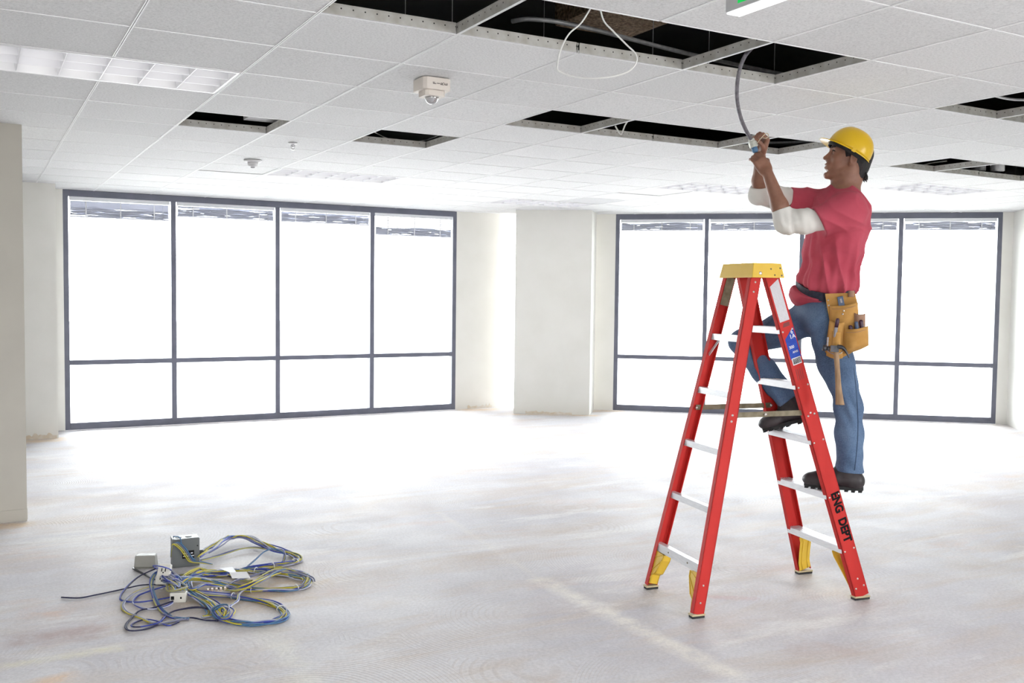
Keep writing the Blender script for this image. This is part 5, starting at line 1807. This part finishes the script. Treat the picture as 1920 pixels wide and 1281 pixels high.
# hammer
M['steel_dark'] = noisy('forged_steel', (0.05, 0.052, 0.058), (0.10, 0.10, 0.11), 25, 0.38, metal=0.7)
M['hickory'] = noisy('hickory_handle', (0.26, 0.15, 0.075), (0.38, 0.24, 0.13), 12, 0.55, stretch=(8, 8, 1))
VH = VP - 0.112
hm = empty('hammer', mp(1567, 655, VH), 'claw hammer with worn wooden handle hanging from the tool pouch', 'hammer')
q = spline([mp(1567, 652, VH), mp(1570, 690, VH), mp(1572, 725, VH), mp(1575, 759, VH)], 8)
n_ = len(q)
vs, fs = [], []
for i, p in enumerate(q):
    t = i / (n_ - 1)
    wx = 0.0115 + 0.010 * max(0, (t - 0.35) / 0.65) ** 0.8 + 0.002 * math.sin(7 * t); wy = wx * 0.8
    for k in range(12):
        a = 2 * PI * k / 12
        vs.append(p + ER * (wx * math.copysign(abs(math.cos(a)) ** 0.8, math.cos(a))) + EV * (wy * math.copysign(abs(math.sin(a)) ** 0.8, math.sin(a))))
for i in range(n_ - 1):
    for k in range(12): fs.append((i * 12 + k, (i + 1) * 12 + k, (i + 1) * 12 + (k + 1) % 12, i * 12 + (k + 1) % 12))
fs += [tuple(range(12)), tuple((n_ - 1) * 12 + k for k in range(12))[::-1]]
mb = MB(); mb.add(vs, fs, True); mb.build('handle', M['hickory'], hm)
hd = MB()
hd.obox(mp(1565, 654, VH), ER * 0.020, EV * 0.014, UP * 0.0165)
hd.tube([mp(1556, 654, VH), mp(1550, 653, VH)], [0.012, 0.011], 14)
hd.tube([mp(1550, 653, VH), mp(1547.5, 653, VH), mp(1542.5, 652, VH)], [0.012, 0.0155, 0.0150], 16)
ho = hd.build('head', M['steel_dark'], hm)
for s in (-1, 1):
    cl_ = [mp(1570, 651, VH), mp(1578, 651, VH), mp(1584, 656, VH), mp(1589, 664, VH), mp(1592, 671, VH)]
    p = [x + EV * (s * (0.004 + 0.004 * i / 4)) for i, x in enumerate(cl_)]
    mb = MB(); mb.tube(spline(p, 4), [0.0125 - 0.0095 * i / 16 for i in range(17)], 8); mb.build('claw', M['steel_dark'], ho)


def tool(name, a, b_, ra, rb, mat, label, cat, tip=None):
    r = empty(name, b_, label, cat, 'tools in the pouch')
    d_ = (b_ - a); mb = MB()
    k = 10
    mb.tube([a + d_ * (i / k) for i in range(k + 1)], [ra * (0.55 if i == 0 else 1.0) + (rb - ra) * i / k + 0.0008 * math.sin(i * 2.1) for i in range(k + 1)], 12); mb.build('handle', mat, r)
    if tip:
        mb = MB(); mb.tube([b_, b_ + d_.normalized() * 0.05], [tip, tip * 0.7], 8); mb.build('shank', M['steel_dark'], r)
    return r


M['plum'] = noisy('dark_plum_plastic', (0.035, 0.012, 0.03), (0.06, 0.02, 0.045), 8, 0.35)
M['grey_pen'] = noisy('grey_pen_plastic', (0.28, 0.27, 0.30), (0.36, 0.35, 0.38), 8, 0.35)
M['blue_tool'] = noisy('blue_tool_plastic', (0.045, 0.08, 0.16), (0.07, 0.11, 0.20), 8, 0.4)
r = empty('marker_pen', mp(1566, 624, VP - 0.083), 'dark marker pen in the slim front sleeve of the tool pouch', 'pen', 'tools in the pouch')
mb = MB(); mb.tube([mp(1571, 597, VP - 0.083), mp(1570.5, 600, VP - 0.083), mp(1568, 614, VP - 0.083)], [0.006, 0.0095, 0.0095], 12); mb.build('cap', M['plum'], r)
mb = MB(); mb.tube([mp(1568, 614, VP - 0.083), mp(1565.5, 630, VP - 0.083), mp(1564.8, 634, VP - 0.083)], [0.0085, 0.0085, 0.006], 12); mb.build('barrel', M['grey_pen'], r)
r = empty('utility_knife', mp(1580, 571, VP - 0.024), 'dark blue utility knife standing in the top pocket of the pouch', 'knife', 'tools in the pouch')
mb = MB(); mb.bar(mp(1575, 556, VP - 0.024), mp(1580, 585, VP - 0.024), ER, 0.030, 0.012); mb.build('body', M['blue_tool'], r, 0.003)
mb = MB(); mb.bar(mp(1576, 560, VP - 0.031), mp(1578, 568, VP - 0.031), ER, 0.010, 0.004); mb.build('slider', M['grey_pen'], r, 0.001)
tool('screwdriver', mp(1614, 600, VP - 0.058), mp(1618, 628, VP - 0.058), 0.0105, 0.0095, M['plum'], 'plum handled screwdriver nearest the right edge of the pouch', 'screwdriver', 0.003)
tool('screwdriver', mp(1605, 603, VP - 0.064), mp(1609, 630, VP - 0.064), 0.0095, 0.009, M['blue_tool'], 'dark blue handled screwdriver in the middle of the large pocket', 'screwdriver', 0.003)
tool('nut_driver', mp(1594, 610, VP - 0.060), mp(1600, 634, VP - 0.060), 0.010, 0.009, M['plum'], 'short plum handled driver at the left of the large pocket', 'screwdriver', 0.003)
tool('pencil', mp(1553, 632, VP - 0.055), mp(1552, 652, VP - 0.055), 0.0055, 0.0055, M['galv'], 'grey metal pencil at the left edge of the pouch', 'pencil')

# ================================================================== flexible conduit in the hands
M['armour'] = noisy('armoured_hose_steel', (0.15, 0.14, 0.165), (0.24, 0.23, 0.255), 40, 0.45, metal=0.3)
M['connector'] = noisy('cast_zinc_fitting', (0.55, 0.56, 0.50), (0.68, 0.68, 0.62), 60, 0.5, metal=0.2, bump=0.3)
M['blue_plug'] = noisy('blue_wire_nut', (0.05, 0.14, 0.26), (0.08, 0.18, 0.32), 8, 0.4)
top_p = at(1388, 122, CZ)
v_top = EV.dot(top_p) - KV
end_p = mp(1409, 262, -0.205)
hose = [at(1470, 60, CZ + 0.42), at(1425, 80, CZ + 0.22), mp(1403, 97, v_top + 0.01), mp(1391, 118, v_top + 0.01), mp(1383, 150, v_top * 0.92 - 0.016), mp(1382, 185, v_top * 0.72 - 0.06), mp(1388, 218, v_top * 0.45 - 0.11), mp(1399, 245, v_top * 0.2 - 0.16), end_p]
fx = empty('flexible_conduit', end_p, 'grey armoured flexible conduit hanging from the ceiling into the hands of the worker', 'conduit')
p = spline(hose, 40)
dist = [0.0]
for i in range(1, len(p)): dist.append(dist[-1] + (p[i] - p[i - 1]).length)
tot = dist[-1]; step_ = 0.0022
q, rr_ = [], []
i = 0
for k in range(int(tot / step_)):
    s_ = k * step_
    while dist[i + 1] < s_: i += 1
    t = (s_ - dist[i]) / max(1e-9, dist[i + 1] - dist[i])
    q.append(p[i].lerp(p[i + 1], t)); rr_.append(0.0100 if k % 3 else 0.0080)
mb = MB(); mb.tube(q, rr_, 10); mb.build('hose', M['armour'], fx)
cd = (mp(1416, 283, -0.205) - end_p).normalized()
mb = MB()
mb.lathe([(0.0145, 0), (0.0165, 0.003), (0.0165, 0.016), (0.0145, 0.018)], end_p - cd * 0.006, cd, 16)
mb.lathe([(0.0200, 0.018), (0.0225, 0.021), (0.0225, 0.046), (0.0200, 0.049)], end_p - cd * 0.006, cd, 8, False)
mb.build('connector', M['connector'], fx)
mb = MB(); mb.lathe([(0.015, 0.043), (0.0165, 0.046), (0.0165, 0.062), (0.012, 0.072)], end_p, cd, 14); mb.build('wire_nut', M['blue_plug'], fx)
# bare conductor curling round the upper fingers
M['tan_wire'] = new_mat('tan_wire', (0.62, 0.52, 0.36), 0.5)
mb = MB(); mb.tube(spline([mp(1420, 268, -0.235), mp(1428, 258, -0.25), mp(1437, 250, -0.245), mp(1441, 254, -0.235), mp(1437, 259, -0.245), mp(1430, 258, -0.25)], 8), 0.0022, 7); mb.build('conductor', M['tan_wire'], fx)

# ================================================================== the heap of wires on the floor
WC = {'blue': (0.045, 0.065, 0.34), 'teal': (0.07, 0.16, 0.30), 'yellow': (0.48, 0.41, 0.045), 'white': (0.40, 0.41, 0.52), 'navy': (0.018, 0.018, 0.055), 'grey': (0.17, 0.18, 0.27), 'lime': (0.42, 0.40, 0.13)}
for k, c_ in WC.items(): M['w_' + k] = noisy('wire_' + k, c_, tuple(min(1, x * 1.15) for x in c_), 12, 0.6, spec=0.3)
M['tie'] = new_mat('cable_tie', (0.7, 0.7, 0.72), 0.4)


def zx(X, Y, z=0.006): return at(100 + X / 3.692, 980 + Y / 3.692, z)


def bundle(name, label, pts, cols, rad, closed=False, rw=0.0037, n=7, lift=0.0, ties=()):
    """one tied coil: strands wander about a common path"""
    c = [zx(*p) if len(p) == 3 else zx(p[0], p[1], 0.006) for p in pts]
    path = spline(c, n, closed)
    base = path[len(path) // 2]
    r = empty(name, (base.x, base.y, 0), label, 'wire', 'wires heaped on the floor')
    m_ = len(path)
    for k, cn_ in enumerate(cols):
        seed = rng.uniform(0, 50)
        out = []
        for i, p in enumerate(path):
            s_ = i / n
            t = path[min(i + 1, m_ - 1)] - path[max(i - 1, 0)]
            sd = Vector((t.y, -t.x, 0))
            sd = sd.normalized() if sd.length > 1e-6 else Vector((1, 0, 0))
            a = noise.noise(Vector((s_ * 0.55, seed, 1.3))) * 1.5 + (k - (len(cols) - 1) / 2) / max(1, len(cols)) * 1.5
            b_ = noise.noise(Vector((s_ * 0.6, seed, 7.7)))
            q = p + sd * (a * rad) + UP * (abs(b_) * rad * 0.9 + lift)
            q.z = max(q.z, rw + 0.0005)
            out.append(q)
        mb = MB(); mb.tube(out, rw, 6); mb.build('strand', M['w_' + cn_], r)
    for t in ties:
        i = min(m_ - 2, int(t * (m_ - 1)))
        d_ = (path[i + 1] - path[i]).normalized()
        mb = MB(); u = d_.cross(UP).normalized()
        ring_ = [path[i] + u * (rad * 0.9 * math.cos(a)) + UP * max(-path[i].z + 0.002, rad * 0.75 * math.sin(a) + 0.004) for a in np.linspace(0, 2 * PI, 13)[:-1]]
        mb.tube(ring_, 0.0022, 6, closed=True); mb.build('cable_tie', M['tie'], r)
    return r


bundle('wire_coil', 'large coil of blue, grey and yellow wires nearest the viewer', [(830, 420, .03), (1000, 490, .02), (1280, 520), (1480, 560), (1585, 610), (1600, 655), (1530, 692), (1400, 705), (1250, 695), (1150, 660), (1130, 620, .02), (1180, 590, .03), (1215, 625, .03), (1170, 665, .02), (1090, 560, .02), (940, 480, .03)],
       ['blue', 'teal', 'teal', 'grey', 'yellow', 'lime', 'yellow', 'white', 'blue', 'teal', 'grey', 'yellow', 'white', 'blue', 'lime'], 0.024, ties=(0.13, 0.26))
bundle('wire_coil', 'arching coil of blue and yellow wires behind the white card', [(860, 380, .03), (1000, 365, .02), (1150, 370), (1340, 330), (1500, 310), (1640, 288), (1690, 258), (1640, 222), (1550, 195, .02), (1440, 150, .03), (1330, 108, .03), (1220, 112, .03), (1130, 160, .03), (1040, 210, .03)],
       ['blue', 'grey', 'yellow', 'teal', 'yellow', 'white', 'blue', 'lime', 'grey', 'yellow', 'blue', 'white'], 0.026, ties=(0.32, 0.42))
bundle('wire_coil', 'middle coil of yellow and grey wires reaching farthest right', [(900, 420, .03), (1050, 405, .02), (1200, 440), (1350, 468), (1550, 470), (1700, 455), (1762, 418), (1745, 368), (1650, 338), (1560, 345, .02), (1450, 400, .03), (1370, 440, .03), (1270, 470, .02), (1150, 455)],
       ['yellow', 'teal', 'lime', 'grey', 'yellow', 'grey', 'blue', 'yellow', 'lime', 'teal', 'white'], 0.026, ties=(0.25, 0.38))
bundle('wire_bundle', 'straight bundle of yellow and blue wires under the white card', [(820, 450, .03), (880, 400, .04), (960, 375, .03), (1070, 350, .02), (1200, 345), (1340, 340), (1450, 345), (1600, 365), (1700, 385), (1750, 400)],
       ['yellow', 'blue', 'lime', 'teal', 'yellow', 'blue', 'teal', 'yellow', 'lime', 'white', 'teal'], 0.028, ties=(0.62,))
bundle('wire', 'single long navy wire trailing to the far left', [(55, 518), (180, 522), (300, 500), (480, 462), (600, 435, .015), (700, 430, .02), (790, 440, .03)], ['navy'], 0.0, rw=0.0040)
bundle('wire_loop', 'wide navy and blue wire loop left of the grey boxes', [(730, 312, .05), (600, 370, .03), (505, 455, .02), (465, 520, .012), (490, 545), (600, 552), (750, 530, .012), (850, 510, .02)], ['navy', 'blue'], 0.004, rw=0.0035)
bundle('wire_loop', 'white and yellow wire loop at the left front of the heap', [(690, 440, .03), (560, 490, .012), (480, 565), (500, 620), (590, 660), (660, 690), (720, 702), (800, 690), (920, 670)], ['white', 'yellow', 'grey'], 0.007)
bundle('wire_loop', 'black wire loop lying foremost on the floor', [(830, 545, .02), (700, 590, .012), (600, 610), (545, 660), (505, 712), (530, 748), (620, 743), (740, 700), (840, 678), (950, 660), (1050, 676), (1140, 682)], ['navy', 'navy'], 0.004, rw=0.0036)
bundle('wire_loop', 'small navy figure of eight loop in front of the heap', [(740, 690), (660, 672), (590, 685), (545, 710), (565, 724), (650, 715), (730, 690, .012), (770, 655, .012), (745, 690), (800, 714), (870, 690)], ['navy', 'blue'], 0.004, rw=0.0034)
bundle('wire_loop', 'violet blue wire curl at the left of the heap', [(780, 440, .03), (650, 480, .012), (580, 512), (552, 555), (600, 590), (680, 602), (780, 582), (830, 556, .02)], ['blue', 'white'], 0.006)
bundle('wire_bundle', 'thick band of teal wires curving down the left front', [(760, 330, .06), (700, 355, .05), (675, 430, .03), (700, 525, .015), (745, 605), (800, 650), (850, 665), (940, 668)], ['teal', 'blue', 'teal', 'lime', 'blue', 'grey'], 0.010)
bundle('wire_loop', 'thin black wires crossing the front of the heap', [(760, 665), (840, 615), (980, 590, .012), (1080, 600, .012), (1140, 640), (1170, 660)], ['navy', 'navy'], 0.010)
bundle('wire_bundle', 'yellow and teal wires curling out under the white socket', [(820, 430, .05), (890, 470, .05), (960, 500, .03), (1010, 540, .02), (1060, 600), (1070, 640), (1040, 655), (1110, 640), (1120, 580, .02), (1060, 540, .03)], ['lime', 'yellow', 'teal', 'white'], 0.010)
bundle('wire_bundle', 'sheaf of yellow and grey wires leaving the right side of the grey box', [(1012, 232, .07), (1050, 205, .075), (1120, 165, .06), (1180, 110, .05), (1225, 85, .05)], ['yellow', 'grey', 'lime', 'blue', 'grey'], 0.009, lift=-0.01)
bundle('wire_bundle', 'thin grey and violet wires fanning out behind the grey box', [(1020, 262, .03), (1130, 235, .02), (1290, 185, .02), (1400, 175, .02), (1480, 185, .02), (1580, 190, .03), (1600, 230, .02), (1590, 270), (1540, 300)], ['grey', 'blue', 'lime'], 0.009)
bundle('wire_loop', 'bowed grey wires standing up over the far coil', [(1330, 320), (1400, 260, .02), (1460, 205, .035), (1530, 182, .04), (1590, 205, .03), (1600, 225, .02)], ['grey', 'teal'], 0.006)
bundle('wire_bundle', 'looped blue and white bundle in front of the terminal strip', [(880, 440, .05), (920, 400, .06), (980, 385, .05), (1060, 395, .03), (1140, 410, .02), (1210, 430), (1230, 450), (1150, 445, .02), (1050, 430, .03), (960, 470, .04), (930, 420, .05)], ['blue', 'white', 'teal', 'grey', 'yellow', 'white', 'teal'], 0.016)
bundle('wire_bundle', 'yellow wires fanning from behind the tall grey box to the white card', [(880, 400, .04), (930, 360, .04), (1000, 325, .03), (1060, 335, .02), (1150, 350), (1220, 365), (1300, 400), (1370, 410)], ['yellow', 'lime', 'yellow', 'navy', 'yellow'], 0.016)
bundle('wire_bundle', 'thin grey wires strung between the middle coils', [(1180, 450), (1280, 400, .02), (1380, 372, .03), (1480, 345, .03), (1600, 350, .02), (1690, 350, .02), (1780, 380, .02), (1800, 410)], ['grey', 'white', 'grey'], 0.012)
bundle('wire_bundle', 'twisted white and violet wires between the near and middle coils', [(1390, 425, .02), (1330, 460, .02), (1285, 495, .02), (1270, 540, .015), (1225, 575, .02), (1190, 620, .03), (1150, 640, .02)], ['white', 'lime', 'blue'], 0.007)
# knot in the middle
for k, lb in enumerate(('tangled blue and white wires knotted beside the grey box', 'tangled grey and blue wires knotted above the white socket', 'tangled yellow and white wires knotted in the middle of the heap')):
    pts = []
    for i in range(13):
        a = i * 1.9 + k
        pts.append((800 + 70 * math.cos(a) + 26 * k + rng.uniform(-22, 22), 365 + 34 * k + 45 * math.sin(a * 1.13) + rng.uniform(-14, 14), 0.03 + 0.045 * abs(math.sin(i * 1.3 + k))))
    bundle('wire_tangle', lb, pts, [['blue', 'white', 'grey', 'white'], ['grey', 'blue', 'teal', 'white'], ['yellow', 'white', 'lime', 'teal']][k], 0.010, rw=0.0028)

# ------------------------------------------------------------------ boxes among the wires
M['box_grey'] = noisy('grey_painted_steel', (0.12, 0.13, 0.13), (0.15, 0.16, 0.16), 6, 0.45)
M['box_beige'] = noisy('beige_grey_steel', (0.24, 0.235, 0.21), (0.28, 0.27, 0.245), 6, 0.5)
M['ivory'] = noisy('ivory_plastic', (0.66, 0.64, 0.58), (0.72, 0.70, 0.64), 8, 0.4)
p0, p1 = zx(826, 316, 0), zx(1010, 296, 0)
bx_ = (p1 - p0).normalized(); by_ = Vector((-bx_.y, bx_.x, 0)); bwid = (p1 - p0).length; bh = 0.165; bd = 0.095
bx = empty('junction_box', p0 + bx_ * bwid / 2 + by_ * bd / 2, 'tall dark grey junction box standing in the wire heap', 'junction box')
fc_ = p0 + bx_ * bwid / 2
mb = MB(); mb.obox(fc_ + by_ * (bd / 2) + UP * (bh / 2), bx_ * bwid / 2, by_ * bd / 2, UP * bh / 2); mb.build('body', M['box_grey'], bx, 0.003)
mb = MB(); mb.obox(fc_ - by_ * 0.002 + UP * (bh / 2), bx_ * (bwid / 2 + 0.002), by_ * 0.002, UP * (bh / 2 - 0.002)); cv = mb.build('cover', M['box_grey'], bx, 0.001)
mb = MB(); mb.obox(fc_ - by_ * 0.0046 + bx_ * 0.012 + UP * 0.072, bx_ * 0.033, by_ * 0.0006, UP * 0.022); sl_ = mb.build('rating_label', M['black'], cv)
for k in range(3):
    for j in range(2):
        mb = MB(); mb.obox(fc_ - by_ * 0.0056 + bx_ * (-0.012 + 0.022 * k + 0.004 * j) + UP * (0.079 - 0.016 * j), bx_ * (0.008 if (k + j) % 2 else 0.006), by_ * 0.0004, UP * 0.0032); mb.build('print', M['print_white'], sl_)
mb = MB(); mb.lathe([(0.004, 0), (0.004, 0.004)], fc_ + bx_ * (bwid / 2 - 0.010) - by_ * 0.003 + UP * (bh * 0.72), -by_, 10); mb.build('screw', M['rubber'], cv)
for k, u in enumerate((-0.035, 0.02)):
    mb = MB(); mb.lathe([(0.018, 0), (0.018, 0.0015), (0.015, 0.0025)], fc_ + bx_ * u + by_ * bd * 0.5 + UP * bh, UP, 18); mb.build('knockout', M['box_grey'], bx)
mb = MB(); mb.lathe([(0.011, 0), (0.012, 0.004), (0.012, 0.022), (0.010, 0.030)], fc_ + bx_ * bwid / 2 + by_ * 0.03 + UP * 0.070, bx_, 14); mb.build('cable_clamp', M['steel_dark'], bx)
# wires spilling out over its top left corner
for k, (cn_, o_) in enumerate((('yellow', 0.0), ('lime', 0.008), ('grey', 0.016), ('teal', 0.024))):
    c0 = fc_ - bx_ * (bwid / 2 + 0.004) + UP * (bh * 0.55)
    pts = [fc_ - bx_ * (bwid / 2 + 0.006) + by_ * (0.03) + UP * (bh * 0.35), c0 + UP * 0.04 - by_ * 0.01, fc_ - bx_ * (bwid / 2 - 0.006 - o_) - by_ * 0.018 + UP * (bh * (0.86 + 0.02 * k)), fc_ - bx_ * (bwid / 2 - 0.042 - o_) - by_ * 0.024 + UP * (bh * (0.66 + 0.02 * k)),
           fc_ - bx_ * (bwid / 2 - 0.070 - o_) - by_ * 0.026 + UP * (bh * (0.38 + 0.02 * k)), fc_ + bx_ * (0.02 + o_) - by_ * 0.026 + UP * (bh * 0.20), fc_ + bx_ * (bwid / 2 + 0.01) - by_ * 0.03 + UP * (bh * (0.12 + 0.015 * k)), fc_ + bx_ * (bwid / 2 + 0.07) - by_ * (0.04) + UP * 0.008]
    mb = MB(); mb.tube(spline(pts, 8), 0.0032, 7); mb.build('lead_wire', M['w_' + cn_], bx)
pts = [fc_ - bx_ * (bwid / 2 - 0.01) + by_ * 0.04 + UP * (bh + 0.004), fc_ - bx_ * (bwid / 2 - 0.01) + by_ * 0.02 + UP * (bh + 0.014), fc_ - bx_ * 0.035 - by_ * 0.008 + UP * (bh + 0.012), fc_ - bx_ * 0.022 - by_ * 0.014 + UP * (bh * 0.8), fc_ + bx_ * 0.01 - by_ * 0.02 + UP * (bh * 0.5), fc_ + bx_ * 0.05 - by_ * 0.022 + UP * (bh * 0.22)]
mb = MB(); mb.tube(spline(pts, 8), 0.003, 7); mb.build('lead_wire', M['w_teal'], bx)
# blue loop between the two boxes
pl_ = [zx(770, 300, .045), zx(720, 318, .10), zx(690, 300, .165), zx(720, 300, .22), zx(770, 310, .225), zx(805, 322, .19), zx(815, 330, .12), zx(800, 330, .05)]
r = empty('wire_loop', zx(780, 320, 0), 'thin blue wire loop standing upright between the two boxes', 'wire', 'wires heaped on the floor')
mb = MB(); mb.tube(spline(pl_, 8), 0.0032, 7); mb.build('strand', M['w_blue'], r)

p0, p1 = zx(556, 322, 0), zx(708, 318, 0)
b2 = empty('outlet_box', (p0 + p1) / 2, 'small beige grey steel outlet box left of the tall grey box', 'outlet box')
ux = (p1 - p0).normalized(); uy = Vector((-ux.y, ux.x, 0)); w2 = (p1 - p0).length
c2 = (p0 + p1) / 2 + uy * 0.035
mb = MB()
t0_ = [c2 + ux * (a * (w2 / 2 - 0.006)) + uy * (b_ * 0.032) + UP * 0.074 for a, b_ in ((-1, -1), (1, -1), (1, 1), (-1, 1))]
b0_ = [c2 + ux * (a * (w2 / 2)) + uy * (b_ * 0.038) + UP * 0.006 for a, b_ in ((-1, -1), (1, -1), (1, 1), (-1, 1))]
mb.add(b0_ + t0_, [(3, 2, 1, 0), (4, 5, 6, 7)] + [(i, (i + 1) % 4, 4 + (i + 1) % 4, 4 + i) for i in range(4)]); mb.build('body', M['box_beige'], b2, 0.007)
mb = MB(); mb.obox(c2 + UP * 0.0035, ux * (w2 / 2 + 0.006), uy * 0.044, UP * 0.003); mb.build('flange', M['box_beige'], b2, 0.001)
mb = MB(); mb.bar(c2 - ux * (w2 / 2) - uy * 0.045 + UP * 0.006, zx(700, 395, 0.006), UP, 0.008, 0.008); mb.build('bracket', M['steel_dark'], b2)

c3 = zx(765, 455, 0.0)
so_ = empty('socket_outlet', c3, 'white duplex socket standing tilted in the wire tangle', 'socket')
n3 = (-vdir * 0.9 + UP * 0.45).normalized(); x3 = Vector((vdir.y, -vdir.x, 0)); y3 = n3.cross(x3)
oc = c3 + UP * 0.075
mb = MB(); mb.obox(oc, x3 * 0.034, y3 * 0.055, n3 * 0.012); mb.build('body', M['ivory'], so_, 0.004)
for s in (-1, 1):
    for q in (-1, 1):
        mb = MB(); mb.obox(oc + y3 * (s * 0.022) + x3 * (q * 0.010) + n3 * 0.0125, x3 * 0.0025, y3 * 0.009, n3 * 0.001); mb.build('slot', M['black'], so_)
    mb = MB(); mb.lathe([(0.004, 0), (0.004, 0.0012)], oc + y3 * (s * 0.022 - 0.014) + n3 * 0.012, n3, 10); mb.build('earth_hole', M['black'], so_)
mb = MB(); mb.obox(oc - n3 * 0.022, x3 * 0.022, y3 * 0.034, n3 * 0.012); mb.build('rear_block', M['ivory'], so_, 0.003)
mb = MB(); mb.bar(oc - y3 * 0.054 - n3 * 0.002, oc - y3 * 0.078 - n3 * 0.002, x3, 0.016, 0.002); mb.build('mounting_strap', M['galv'], so_)
c4 = zx(862, 556, 0.0)
s4 = empty('switch_block', c4, 'small ivory switch block with black ports in the wire heap', 'switch')
x4 = (x3 + vdir * 0.2).normalized(); y4 = UP.cross(x4)
oc = c4 + UP * 0.026 + y4 * 0.02
mb = MB(); mb.obox(oc, x4 * 0.040, y4 * 0.022, UP * 0.0255); mb.build('body', M['ivory'], s4, 0.004)
for q in (-0.026, 0.016):
    mb = MB(); mb.obox(oc + x4 * q - y4 * 0.0225, x4 * (0.008 if q < 0 else 0.004), y4 * 0.001, UP * (0.009 if q < 0 else 0.005)); mb.build('port', M['black'], s4)
c5 = zx(1135, 487, 0.0)
s5 = empty('terminal_strip', c5, 'tan terminal strip lying between the wire coils', 'terminal strip')
x5 = (zx(1205, 478, 0) - zx(1050, 492, 0)).normalized(); y5 = UP.cross(x5)
mb = MB(); mb.obox(c5 + UP * 0.006, x5 * 0.066, y5 * 0.016, UP * 0.0055); mb.build('base', M['ivory'], s5, 0.001)
M['tan'] = noisy('tan_plastic', (0.52, 0.40, 0.30), (0.60, 0.47, 0.36), 9, 0.5)
for k in range(5):
    mb = MB(); mb.obox(c5 + x5 * (-0.048 + 0.022 * k) + UP * 0.018, x5 * 0.0055, y5 * 0.014, UP * 0.008); mb.build('terminal', M['tan'], s5, 0.001)
M['paper'] = noisy('white_card', (0.80, 0.80, 0.82), (0.84, 0.84, 0.85), 5, 0.7)
A5, B5, C5, D5 = zx(1145, 318, .045), zx(1240, 308, .045), zx(1365, 385, .030), zx(1238, 388, .030)
E5, F5 = zx(1218, 345, .056), zx(1338, 340, .050)
cd_ = empty('folded_card', (A5 + C5) / 2 - UP * 0.03, 'folded white card lying on top of the wire bundles', 'card')
mb = MB(); mb.extrude([A5, E5, F5.lerp(E5, 0.6), B5], UP * 0.0012); mb.build('flap', M['paper'], cd_)
mb = MB(); mb.extrude([E5, D5, C5, F5], UP * 0.0012); mb.build('leaf', M['paper'], cd_)
